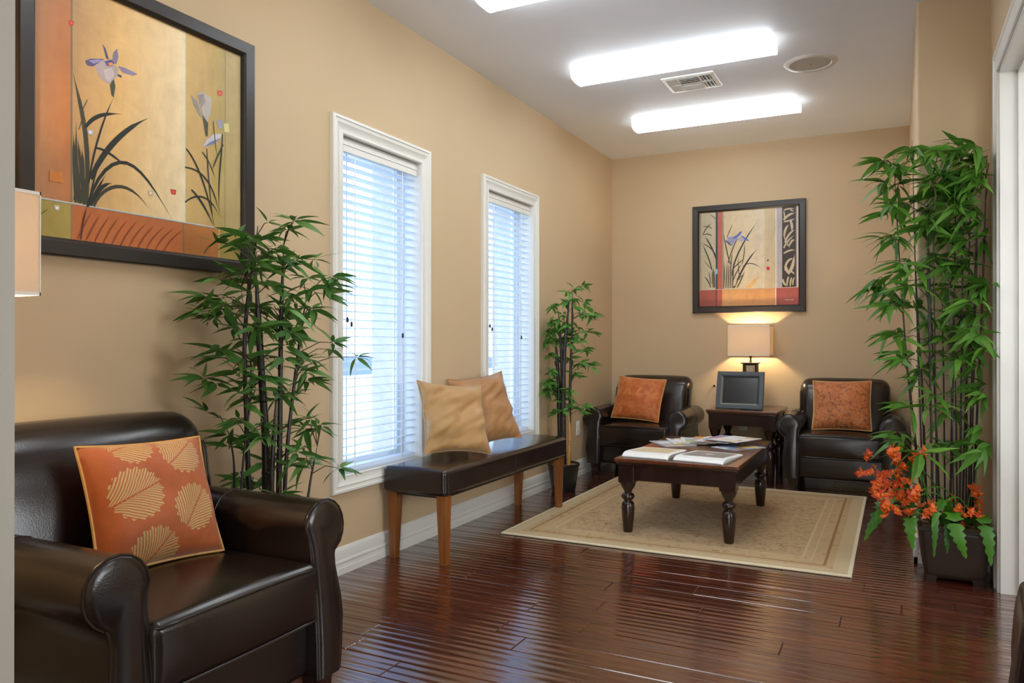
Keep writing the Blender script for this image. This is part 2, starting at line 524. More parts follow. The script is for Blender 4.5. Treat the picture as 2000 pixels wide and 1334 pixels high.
def canvas_mat():
    t = NT('painted_canvas')
    a = t.n('ShaderNodeVertexColor'); a.layer_name = 'Col'
    v = t.obj()
    n = t.noise(v, 7, 5, 0.65, 1.2)
    n2 = t.noise(t.mapping(v, (30, 30, 8)), 1.0, 4, 0.6, 0.5)
    f = t.math('ADD', t.math('MULTIPLY', n, 0.6), t.math('MULTIPLY', n2, 0.4))
    k = t.math('MULTIPLY_ADD', f, 0.7, 0.65)
    mx = t.n('ShaderNodeMix', data_type='RGBA'); mx.blend_type = 'MULTIPLY'
    mx.inputs[0].default_value = 1.0
    t.l(a.outputs[0], mx.inputs[6])
    cb = t.n('ShaderNodeCombineColor')
    for i in range(3): t.l(k, cb.inputs[i])
    t.l(cb.outputs[0], mx.inputs[7])
    return t.bsdf(mx.outputs[2], 0.45, 0, t.bump(n2, 0.1, 0.001), 0.4)
M['canvas'] = canvas_mat()
def cover_mat():
    t = NT('printed_paper')
    a = t.n('ShaderNodeVertexColor'); a.layer_name = 'Col'
    return t.bsdf(a.outputs[0], 0.5, 0, None, 0.3)
M['paper'] = cover_mat()
M['pages'] = plain('page_edges', rgb(226, 226, 222), 0.7, 0.04, 90)
M['concrete'] = plain('pale_outdoor_paving', rgb(214, 214, 212), 0.9, 0.05, 2)
M['asphalt'] = plain('grey_blue_road', rgb(96, 104, 120), 0.9, 0.1, 2)
M['stucco'] = plain('pale_outdoor_stucco', rgb(214, 214, 216), 0.9, 0.04, 1)
M['hedge'] = plain('far_hedge_green', rgb(70, 86, 70), 0.9, 0.3, 3)
# ------------------------------------------------------------------ the room
D, H, XR, YN, XC = 6.583, 2.74, 2.396, 4.216, 2.705     # depth, height, back right wall, jog, near right wall
WIN = ((2.80, 3.465, 0.447, 2.055), (4.215, 4.885, 0.447, 2.055))
FX1, FY0 = 5.2, -2.6
fl = structure(mesh('floor', *box(0, FX1, FY0, D, -0.06, -0.0035), M['subfloor']))
rnd = random.Random(4)
def plank(x0, x1, y0, y1):
    g, c = 0.0009, 0.0022
    a0, a1, b0, b1 = x0 + g, x1 - g, y0 + g, y1 - g
    dz = rnd.uniform(-0.0004, 0.0004)
    V = [(a0, b0, -0.0035), (a1, b0, -0.0035), (a1, b1, -0.0035), (a0, b1, -0.0035),
         (a0, b0, dz - 0.0018), (a1, b0, dz - 0.0018), (a1, b1, dz - 0.0018), (a0, b1, dz - 0.0018),
         (a0 + c, b0 + c, dz), (a1 - c, b0 + c, dz), (a1 - c, b1 - c, dz), (a0 + c, b1 - c, dz)]
    F = [(i, (i + 1) % 4, 4 + (i + 1) % 4, 4 + i) for i in range(4)] + [(4 + i, 4 + (i + 1) % 4, 8 + (i + 1) % 4, 8 + i) for i in range(4)] + [(8, 9, 10, 11)]
    mesh('plank', V, F, M['floor'], fl)
y = 0.62
PW = 0.1253
while y < D - 0.001:
    y1 = min(y + PW, D)
    xmax = XR if y >= YN - 0.06 else 4.4
    x = 0.0
    nxt = rnd.uniform(0.35, 1.3)
    while x < xmax - 0.001:
        x1 = min(nxt, xmax)
        if xmax - x1 < 0.12: x1 = xmax
        plank(x, x1, y, y1)
        x = x1; nxt = x + rnd.uniform(0.85, 1.5)
    if XR == xmax and y < YN:
        plank(XR, XC, y, YN)
    y = y1
structure(mesh('floor_hall', *join(box(0, FX1, FY0, 0.62, -0.0035, 0.0), box(4.4, FX1, 0.62, YN - 0.06, -0.0035, 0.0)), M['floor'])).name = 'floor_hall'
structure(mesh('ceiling', *box(-0.3, FX1 + 0.1, FY0 - 0.1, D + 0.1, H, H + 0.12), M['ceiling']))
# left wall with two openings
def wall_with_holes():
    g = []
    ys = [FY0] + [v for w in WIN for v in (w[0], w[1])] + [D]
    for i in range(0, len(ys), 2): g.append(box(-0.15, 0, ys[i], ys[i + 1], 0, H))
    for w in WIN: g += [box(-0.15, 0, w[0], w[1], 0, w[2]), box(-0.15, 0, w[0], w[1], w[3], H)]
    return join(*g)
def outer_leaf():
    g = []
    ys = [FY0] + [v for w in WIN for v in (w[0] + 0.005, w[1] - 0.005)] + [D]
    for i in range(0, len(ys), 2): g.append(box(-0.32, -0.15, ys[i], ys[i + 1], -0.2, H))
    for w in WIN: g += [box(-0.32, -0.15, w[0] + 0.005, w[1] - 0.005, -0.2, w[2] - 0.01), box(-0.32, -0.15, w[0] + 0.005, w[1] - 0.005, w[3] + 0.01, H)]
    return join(*g)
wl = structure(mesh('wall_left', *wall_with_holes(), M['wall']))
mesh('outer_masonry', *outer_leaf(), M['brick'], wl)
structure(mesh('wall_back', *box(0, XR, D, D + 0.1, 0, H), M['wall']))
def wall_right_back():
    r = 0.012
    out = [(XR + 0.0, D), (XR, YN + r)]
    for i in range(1, 5):
        a = i / 4 * PI / 2
        out.append((XR + r - r * math.cos(a), YN + r - r * math.sin(a)))
    out += [(FX1, YN), (FX1, D)]
    return prism(out, lambda p: (p[0], p[1], 0), lambda p: (p[0], p[1], H))
structure(mesh('wall_right', *wall_right_back(), M['wall'], smooth=40))
JY, HZ, JX = 3.86, 2.24, 2.835           # opening jamb, head height, wall far face
structure(mesh('wall_opening', *join(box(XC, JX, JY, YN, 0, H), box(XC, JX, 0.62, JY, HZ, H), box(XC, JX, 0.62, 0.95, 0, HZ)), M['wall']))
structure(mesh('wall_front', *join(box(0, 1.25, 0.45, 0.60, 0, H)), M['wall']))
structure(mesh('wall_hall', *join(box(0, FX1, FY0 - 0.1, FY0, 0, H), box(FX1, FX1 + 0.1, FY0, YN, 0, H)), M['wall']))
# casing of the opening the camera looks through
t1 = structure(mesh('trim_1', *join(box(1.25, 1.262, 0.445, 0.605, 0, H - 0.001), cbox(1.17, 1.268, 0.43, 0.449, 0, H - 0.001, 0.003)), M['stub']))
# casing of the right opening
CP = [(0.0, 0.0), (0.0, 0.016), (0.006, 0.021), (0.020, 0.021), (0.026, 0.016), (0.060, 0.013), (0.072, 0.011), (0.080, 0.015), (0.090, 0.015), (0.090, 0.0)]
t2 = structure(thing('trim_2', '', ''))
for k in ('label', 'category'): del t2[k]
for k, g in mould(0.86, JY + 0.09, 0.0, HZ + 0.09, CP, lambda a, b, n: (XC - n, a, b), 'tlr').items():
    mesh('casing', *g, M['trim'], t2, 30)
mesh('jamb', *join(cbox(XC - 0.005, JX + 0.005, JY - 0.014, JY + 0.002, 0, HZ, 0.002), cbox(XC + 0.06, XC + 0.09, JY - 0.026, JY - 0.012, 0, HZ - 0.012, 0.002)), M['trim'], t2)
mesh('jamb', *join(cbox(XC - 0.005, JX + 0.005, 0.948, 0.964, 0, HZ, 0.002), cbox(XC + 0.06, XC + 0.09, 0.962, 0.976, 0, HZ - 0.012, 0.002)), M['trim'], t2)
mesh('head_jamb', *join(cbox(XC - 0.005, JX + 0.005, 0.95, JY, HZ - 0.014, HZ + 0.002, 0.002), cbox(XC + 0.06, XC + 0.09, 0.96, JY - 0.012, HZ - 0.026, HZ - 0.012, 0.002)), M['trim'], t2)
# baseboards
BP = [(0, 0), (0.016, 0), (0.016, 0.030), (0.0135, 0.034), (0.0125, 0.050), (0.0155, 0.056), (0.0145, 0.064), (0.011, 0.069), (0.011, 0.108), (0.008, 0.119), (0.003, 0.126), (0, 0.126)]
def baseboard(name, fn, a, b):
    structure(mesh(name, *prism(BP, lambda p: fn(p, a), lambda p: fn(p, b)), M['trim'], smooth=25))
baseboard('baseboard_left', lambda p, s: (p[0], s, p[1]), 0.60, D)
baseboard('baseboard_back', lambda p, s: (s, D - p[0], p[1]), 0.016, XR - 0.016)
baseboard('baseboard_right', lambda p, s: (XR - p[0], s, p[1]), YN - 0.016, D)
baseboard('baseboard_jog', lambda p, s: (s, YN - p[0], p[1]), XR - 0.016, XC)
baseboard('baseboard_opening', lambda p, s: (XC - p[0], s, p[1]), JY + 0.091, YN - 0.016)
# windows
WP = [(0.0, 0.0), (0.0, 0.020), (0.004, 0.024), (0.014, 0.024), (0.018, 0.019), (0.028, 0.0175), (0.034, 0.021), (0.040, 0.0165), (0.066, 0.013), (0.076, 0.016), (0.082, 0.012), (0.082, -0.004), (0.076, -0.004), (0.076, 0.0)]
for wi, (y0, y1, z0, z1) in enumerate(WIN):
    w = structure(thing('window_%d' % (wi + 1), '', ''))
    for k in ('label', 'category'): del w[k]
    for k, g in mould(y0 - 0.076, y1 + 0.076, z0 - 0.07, z1 + 0.07, WP, lambda a, b, n: (n, a, b)).items():
        mesh('casing', *g, M['trim'], w, 30)
    # lined reveal
    mesh('reveal', *box(-0.14, 0.004, y0 - 0.001, y0 + 0.008, z0, z1), M['trim'], w)
    mesh('reveal', *box(-0.14, 0.004, y1 - 0.008, y1 + 0.001, z0, z1), M['trim'], w)
    mesh('reveal', *box(-0.14, 0.004, y0, y1, z1 - 0.008, z1 + 0.001), M['trim'], w)
    mesh('window_sill', *cbox(-0.14, 0.006, y0, y1, z0 - 0.001, z0 + 0.012, 0.002), M['trim'], w)
    FPR = [(0, 0), (0, 0.045), (0.012, 0.045), (0.016, 0.03), (0.038, 0.03), (0.042, 0.022), (0.042, 0.012), (0.036, 0.0)]
    for k, g in mould(y0 + 0.008, y1 - 0.008, z0 + 0.012, z1 - 0.008, FPR, lambda a, b, n: (-0.15 + n, a, b)).items():
        mesh('sash', *g, M['vinyl'], w, 30)
    mesh('pane', *box(-0.136, -0.132, y0 + 0.046, y1 - 0.046, z0 + 0.05, z1 - 0.046), M['glass'], w)
    # blind, a thing of its own
    b = thing('window_blind', ('white slatted blind in the window nearer the big armchair, behind the end of the bench' if wi == 0 else 'white slatted blind in the far window, behind the corner bamboo and bench'),
              'blind', (-0.048, (y0 + y1) / 2, z0 + 0.012), 0, 'open white slatted blinds')
    hw = (y1 - y0) / 2 - 0.014
    zt = z1 - z0 - 0.012
    mesh('headrail', *cbox(-0.024, 0.026, -hw, hw, zt - 0.052, zt - 0.010, 0.003), M['trim'], b)
    mesh('valance', *join(cbox(0.026, 0.036, -hw - 0.003, hw + 0.003, zt - 0.082, zt - 0.022, 0.003), cbox(0.033, 0.040, -hw - 0.003, hw + 0.003, zt - 0.050, zt - 0.040, 0.002)), M['trim'], b)
    pitch = 0.0405
    ns = int((zt - 0.10) / pitch)
    zb = zt - 0.085 - ns * pitch
    tl = math.radians(4)
    prof = []
    for i in range(7):
        u = -0.025 + 0.05 * i / 6
        prof.append((u, 0.0022 * (1 - (u / 0.025) ** 2)))
    prof = prof + [(u, z - 0.0026) for u, z in reversed(prof)]
    sm = None
    for i in range(ns):
        z = zb + pitch * (i + 0.6)
        if sm is None:
            s = mesh('slat', *prism(prof, lambda p: (p[0], -hw, p[1]), lambda p: (p[0], hw, p[1])), M['blind'], b, 40)
            sm = s.data
        else:
            s = bpy.data.objects.new('slat', sm); COL.objects.link(s); s.parent = b
        s.location = (0, 0, z); s.rotation_euler = (0, -tl + rnd.uniform(-0.02, 0.02), 0)
    mesh('bottom_rail', *cbox(-0.025, 0.025, -hw, hw, 0.002, 0.024, 0.004), M['blind'], b)
    for q in (-hw * 0.62, hw * 0.62):
        mesh('ladder_tape', *join(box(0.0262, 0.0268, q - 0.004, q + 0.004, 0.01, zt - 0.05), box(-0.0268, -0.0262, q - 0.004, q + 0.004, 0.01, zt - 0.05)), M['plate'], b)
    for (q, ln) in ((-hw + 0.055, 0.86), (-hw + 0.085, 0.88), (hw - 0.13, 0.93)):
        c = mesh('cord', *tube([(0.034, q, zt - 0.08), (0.034, q, zt - ln)], 0.0012, 5), M['plate'], b)
        mesh('tassel', *lathe([(0.002, 0), (0.0055, -0.006), (0.006, -0.022), (0.003, -0.026)], 8), M['dark'], c, 40, (0.034, q, zt - ln))
# outdoors
structure(mesh('ground_outside', *box(-17, -0.32, -14, 30, -0.25, -0.2), M['concrete']))
structure(mesh('road_outside', *box(-60, -17, -30, 60, -0.25, -0.2), M['asphalt']))
hs = thing('neighbour_house', 'pale house wall far outside beyond the blinds', 'building', (-40, 22, -0.2))
mesh('wall', *box(-6, 0, -14, 14, 0, 3.1), M['stucco'], hs)
mesh('roof', *prism([(-7, 3.1), (1, 3.1), (-3, 5.2)], lambda p: (p[0], -15, p[1]), lambda p: (p[0], 15, p[1])), M['asphalt'], hs)
for i in range(4): mesh('window', *cbox(-0.02, 0.05, -11 + i * 6.5, -9 + i * 6.5, 1.0, 2.3, 0.02), M['screen'], hs)

# ------------------------------------------------------------------ ceiling fittings
def ceiling_light(x, y, label):
    t = thing('ceiling_light', label, 'light fixture', (x, y, H), 0, 'long wraparound ceiling lights')
    mesh('housing', *cbox(-0.58, 0.58, -0.085, 0.085, -0.022, -0.0005, 0.003), M['endcap'], t)
    pr = [(-0.100, -0.012)]
    for i in range(11):
        a = PI + PI * i / 10
        pr.append((0.100 * (abs(math.cos(a)) ** 0.55) * (1 if math.cos(a) > 0 else -1), -0.018 + 0.052 * (-(abs(math.sin(a)) ** 0.7))))
    pr.append((0.100, -0.012))
    mesh('diffuser', *prism(pr, lambda p: (-0.567, p[0], p[1]), lambda p: (0.567, p[0], p[1])), M['tube_light'], t, 40)
    pe = [(u * 1.03, z * 1.03 if z < -0.015 else z) for u, z in pr]
    for s in (-1, 1):
        mesh('end_cap', *prism(pe, lambda p: (s * 0.567, p[0], p[1]), lambda p: (s * 0.584, p[0] * 0.98, p[1])), M['endcap'], t, 40)
ceiling_light(1.13, 5.56, 'long lit ceiling light nearest the back wall')
ceiling_light(1.13, 4.37, 'long lit ceiling light between the vent and the top of the picture')
ceiling_light(1.13, 3.18, 'lit ceiling light cut off by the upper edge of the picture')
ceiling_light(1.13, 1.99, 'added long ceiling light over the foreground armchair, outside the view')  # unseen fixture that carries the row on, added for fill light
ceiling_light(3.0, -1.2, 'added unseen long ceiling light in the hall behind the viewer')  # unseen fixture added for fill from behind the camera
ceiling_light(4.0, 2.6, 'added unseen long ceiling light in the room beyond the white opening')  # unseen fixture added for fill through the side opening
sp = thing('ceiling_speaker', 'round flat grey speaker set in the ceiling', 'speaker', (1.85, 4.845, H))
mesh('ring', *lathe([(0.112, -0.004), (0.118, -0.011), (0.138, -0.010), (0.150, -0.001), (0.150, 0.0)], 40, False), M['ring'], sp, 40)
mesh('grille', *lathe([(0.0, -0.009), (0.06, -0.0085), (0.113, -0.005), (0.113, -0.001)], 40, False), M['grille'], sp, 40)
mesh('screw', *lathe([(0.001, -0.0115), (0.004, -0.011), (0.005, -0.008)], 10), M['dark'], sp)
vt = thing('ceiling_vent', 'white rectangular air vent in the ceiling between two lights', 'vent', (1.14, 4.86, H))
VPf = [(0, 0), (0.003, 0.006), (0.026, 0.011), (0.032, 0.004), (0.032, 0)]
for k, g in mould(-0.165, 0.165, -0.147, 0.147, VPf, lambda a, b, n: (a, b, -n)).items(): mesh('frame', *g, M['plate'], vt)
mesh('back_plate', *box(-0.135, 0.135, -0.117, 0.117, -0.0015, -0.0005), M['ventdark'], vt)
mesh('divider', *cbox(-0.072, -0.062, -0.117, 0.117, -0.013, -0.001, 0.001), M['plate'], vt)
mesh('divider', *cbox(0.062, 0.072, -0.117, 0.117, -0.013, -0.001, 0.001), M['plate'], vt)
mesh('divider', *cbox(-0.135, -0.072, -0.005, 0.005, -0.012, -0.001, 0.001), M['plate'], vt)
mesh('divider', *cbox(0.072, 0.135, -0.005, 0.005, -0.012, -0.001, 0.001), M['plate'], vt)
for i in range(8):
    yy = -0.105 + i * 0.03
    mesh('louvre', *move(box(-0.061, 0.061, -0.012, 0.012, -0.0006, 0.0006), (0, yy, -0.008), (math.radians(32 if i < 4 else -32), 0, 0)), M['plate'], vt)
for sx in (-1, 1):
    for i in range(3):
        mesh('louvre', *move(box(-0.010, 0.010, -0.113, 0.113, -0.0006, 0.0006), (sx * (0.083 + i * 0.021), 0, -0.007), (0, sx * math.radians(38), 0)), M['plate'], vt)
ol = thing('wall_outlet', 'white plastic outlet plate low on the window wall beside the corner plant', 'outlet', (0, 5.746, 0.385), 0)
mesh('plate', *rbox(0.006, 0.072, 0.116, 0.003, 2, 1, (0.003, 0, 0)), M['plate'], ol, 40)
for dz in (-0.024, 0.024):
    so = mesh('socket', *rbox(0.004, 0.034, 0.028, 0.002, 2, 1, (0.007, 0, dz)), M['plate'], ol, 40)
    for dy in (-0.007, 0.007): mesh('slot', *box(0.0088, 0.0093, dy - 0.001, dy + 0.001, dz - 0.005, dz + 0.005), M['dark'], so)
kb = thing('wall_bumper', 'tiny black bumper knob on the back wall beside the dark digital picture frame', 'bumper', (0.921, D, 0.711))
mesh('knob', *move(lathe([(0.005, 0), (0.005, 0.008), (0.0095, 0.012), (0.0095, 0.018), (0.004, 0.021)], 14), (0, 0, 0), (PI / 2, 0, 0)), M['dark'], kb, 40)
mesh('collar', *move(lathe([(0.011, 0), (0.010, 0.003), (0.006, 0.004)], 14), (0, 0, 0), (PI / 2, 0, 0)), M['plate'], kb, 40)
ob = thing('wall_outlet', 'white outlet plate on the back wall under the end table', 'outlet', (1.155, D, 0.40))
mesh('plate', *rbox(0.072, 0.006, 0.116, 0.003, 2, 1, (0, -0.003, 0)), M['plate'], ob, 40)
for dz in (-0.024, 0.024): mesh('socket', *rbox(0.034, 0.004, 0.028, 0.002, 2, 1, (0, -0.007, dz)), M['plate'], ob, 40)
ART_L=[('b',[(-0.27,-0.283),(-0.275,-0.163),(-0.278,-0.07)],0.012,(62,60,42)),('b',[(-0.255,-0.284),(-0.264,-0.188),(-0.277,-0.084)],0.012,(62,60,42)),('b',[(-0.243,-0.286),(-0.254,-0.159),(-0.264,-0.08)],0.012,(62,60,42)),('b',[(-0.25,-0.28),(-0.243,-0.157),(-0.251,-0.111)],0.012,(62,60,42)),('b',[(-0.26,-0.282),(-0.27,-0.216),(-0.269,-0.028)],0.012,(62,60,42)),('b',[(-0.232,-0.284),(-0.246,-0.218),(-0.249,-0.148)],0.012,(62,60,42)),('b',[(-0.274,-0.277),(-0.264,-0.228),(-0.25,-0.172)],0.012,(62,60,42)),('b',[(-0.252,0.004),(-0.24,0.034),(-0.227,0.058)],0.004,(92,84,52)),('b',[(-0.261,-0.053),(-0.25,-0.023),(-0.24,0.021)],0.004,(92,84,52)),('b',[(-0.235,-0.284),(-0.221,-0.07),(-0.25,0.004),(-0.28,0.123)],0.016,(62,60,42)),('b',[(-0.239,-0.04),(-0.214,0.0),(-0.185,0.022),(-0.112,0.036)],0.013,(34,36,28)),('b',[(-0.227,-0.215),(-0.214,-0.109),(-0.173,0.018),(-0.139,0.087)],0.007,(34,36,28)),('b',[(-0.221,-0.2),(-0.177,-0.094),(-0.1,-0.005),(-0.008,0.051)],0.019,(34,36,28)),('b',[(-0.232,-0.291),(-0.199,-0.154),(-0.116,-0.08),(-0.068,-0.094),(-0.001,-0.165),(0.085,-0.285)],0.012,(34,36,28)),('b',[(-0.203,-0.097),(-0.169,-0.092),(-0.131,-0.115),(-0.096,-0.134)],0.009,(34,36,28)),('b',[(-0.21,-0.286),(-0.192,-0.229),(-0.131,-0.186),(-0.076,-0.186),(-0.008,-0.26)],0.012,(62,60,42)),('b',[(-0.228,-0.287),(-0.206,-0.245),(-0.169,-0.176)],0.01,(34,36,28)),('b',[(-0.221,-0.285),(-0.203,-0.238),(-0.177,-0.205),(-0.146,-0.2)],0.014,(34,36,28)),('b',[(-0.227,-0.286),(-0.21,-0.177),(-0.184,-0.117),(-0.169,-0.092)],0.006,(34,36,28)),('p',[(-0.141,0.148),(-0.135,0.12),(-0.141,0.083),(-0.149,0.088),(-0.155,0.12)],0,(70,72,48)),('p',[(-0.211,0.176),(-0.177,0.196),(-0.143,0.195),(-0.124,0.18),(-0.13,0.157),(-0.156,0.123),(-0.177,0.127),(-0.194,0.137)],0,(176,160,160)),('p',[(-0.177,0.163),(-0.147,0.18),(-0.138,0.158),(-0.156,0.128),(-0.171,0.137)],0,(196,184,182)),('p',[(-0.24,0.171),(-0.222,0.184),(-0.174,0.199),(-0.192,0.182),(-0.214,0.161),(-0.233,0.159)],0,(92,84,128)),('p',[(-0.229,0.176),(-0.2,0.189),(-0.177,0.194),(-0.211,0.171)],0,(150,144,186)),('p',[(-0.127,0.192),(-0.1,0.194),(-0.053,0.188),(-0.068,0.177),(-0.108,0.175)],0,(140,128,160)),('p',[(-0.147,0.199),(-0.143,0.23),(-0.129,0.248),(-0.124,0.223),(-0.132,0.195)],0,(128,120,150)),('p',[(-0.18,0.245),(-0.17,0.234),(-0.158,0.203),(-0.168,0.202)],0,(72,84,110)),('p',[(-0.174,0.191),(-0.151,0.205),(-0.138,0.198),(-0.147,0.184),(-0.166,0.179)],0,(96,76,140)),('p',[(-0.162,0.189),(-0.147,0.197),(-0.142,0.19),(-0.155,0.182)],0,(226,150,60)),('p',[(-0.128,0.165),(-0.112,0.164),(-0.114,0.156),(-0.127,0.158)],0,(60,70,100)),('p',[(0.165,0.181),(0.193,0.164),(0.22,0.112),(0.208,0.113),(0.179,0.148)],0,(150,146,140)),('p',[(0.193,0.196),(0.22,0.207),(0.261,0.195),(0.256,0.142),(0.236,0.092),(0.21,0.145)],0,(182,174,164)),('p',[(0.198,0.189),(0.223,0.203),(0.23,0.174),(0.213,0.146)],0,(150,140,136)),('p',[(0.216,0.123),(0.244,0.098),(0.242,0.048),(0.232,0.047)],0,(72,72,52)),('p',[(0.22,0.005),(0.236,0.034),(0.268,0.062),(0.307,0.074),(0.305,0.06),(0.268,0.032),(0.228,0.005)],0,(196,192,196)),('p',[(0.22,0.003),(0.258,0.033),(0.304,0.057),(0.268,0.025)],0,(120,128,160)),('p',[(0.283,0.12),(0.311,0.127),(0.313,0.092),(0.293,0.095)],0,(156,158,168)),('p',[(0.317,0.116),(0.342,0.122),(0.345,0.09),(0.321,0.084)],0,(216,206,140)),('b',[(0.238,0.001),(0.243,-0.102),(0.253,-0.164),(0.27,-0.284)],0.006,(62,60,42)),('b',[(0.311,0.075),(0.311,-0.007),(0.283,-0.119),(0.299,-0.238)],0.007,(34,36,28)),('b',[(0.145,-0.02),(0.189,-0.05),(0.243,-0.15),(0.274,-0.287)],0.008,(34,36,28)),('b',[(0.14,-0.088),(0.218,-0.079),(0.268,-0.121),(0.299,-0.238)],0.007,(34,36,28)),('b',[(0.168,-0.164),(0.218,-0.194),(0.27,-0.283)],0.009,(34,36,28)),('b',[(0.14,-0.215),(0.194,-0.167),(0.258,-0.168),(0.299,-0.246)],0.007,(34,36,28)),('b',[(0.216,-0.016),(0.248,-0.037),(0.278,-0.103)],0.006,(62,60,42)),('b',[(0.315,0.035),(0.278,-0.031),(0.263,-0.074)],0.008,(62,60,42)),('b',[(0.268,0.113),(0.273,0.049),(0.288,-0.028)],0.004,(92,84,52)),('p',[(-0.295,0.279),(-0.277,0.283),(-0.279,0.268),(-0.291,0.265)],0,(196,70,50)),('p',[(-0.289,0.275),(-0.283,0.278),(-0.282,0.272),(-0.288,0.269)],0,(245,87,62)),('p',[(0.285,0.233),(0.312,0.238),(0.309,0.219),(0.29,0.216)],0,(200,80,60)),('p',[(0.293,0.228),(0.302,0.232),(0.304,0.225),(0.294,0.221)],0,(250,100,75)),('p',[(0.078,-0.178),(0.102,-0.177),(0.1,-0.195),(0.083,-0.195)],0,(196,66,48)),('p',[(0.085,-0.184),(0.094,-0.182),(0.095,-0.188),(0.087,-0.191)],0,(245,82,60)),('p',[(-0.232,-0.045),(-0.213,-0.043),(-0.215,-0.058),(-0.228,-0.06)],0,(190,196,206)),('p',[(-0.227,-0.05),(-0.22,-0.047),(-0.219,-0.053),(-0.226,-0.056)],0,(237,245,255)),('p',[(-0.339,-0.303),(-0.322,-0.302),(-0.324,-0.317),(-0.336,-0.317)],0,(206,206,196)),('p',[(-0.334,-0.308),(-0.328,-0.306),(-0.327,-0.312),(-0.333,-0.314)],0,(255,255,245)),('p',[(-0.012,-0.199),(0.01,-0.197),(0.008,-0.214),(-0.008,-0.215)],0,(206,190,160)),('p',[(-0.005,-0.204),(0.002,-0.202),(0.003,-0.208),(-0.004,-0.211)],0,(255,237,200)),('p',[(-0.353,-0.199),(-0.313,-0.198),(-0.311,-0.231),(-0.354,-0.231)],0,(206,124,50)),('b',[(-0.264,-0.397),(-0.246,-0.354),(-0.217,-0.305)],0.005,(140,66,24)),('b',[(-0.235,-0.397),(-0.217,-0.354),(-0.186,-0.306)],0.005,(140,66,24)),('b',[(-0.206,-0.398),(-0.188,-0.354),(-0.153,-0.307)],0.005,(140,66,24)),('b',[(-0.177,-0.398),(-0.158,-0.354),(-0.12,-0.307)],0.005,(140,66,24)),('b',[(-0.146,-0.399),(-0.127,-0.354),(-0.086,-0.308)],0.005,(140,66,24)),('b',[(-0.115,-0.4),(-0.095,-0.355),(-0.051,-0.309)],0.005,(140,66,24)),('b',[(-0.083,-0.4),(-0.063,-0.355),(-0.015,-0.309)],0.005,(140,66,24)),('b',[(-0.051,-0.401),(-0.03,-0.355),(0.021,-0.31)],0.005,(140,66,24)),('b',[(-0.018,-0.402),(0.003,-0.355),(0.059,-0.311)],0.005,(140,66,24)),('b',[(0.016,-0.402),(0.038,-0.355),(0.098,-0.312)],0.005,(140,66,24)),('b',[(0.051,-0.403),(0.073,-0.355),(0.137,-0.313)],0.005,(140,66,24)),('b',[(-0.253,-0.397),(-0.25,-0.341),(-0.232,-0.287)],0.006,(90,50,30)),('b',[(-0.391,-0.348),(-0.375,-0.33),(-0.354,-0.315)],0.004,(110,96,44))]
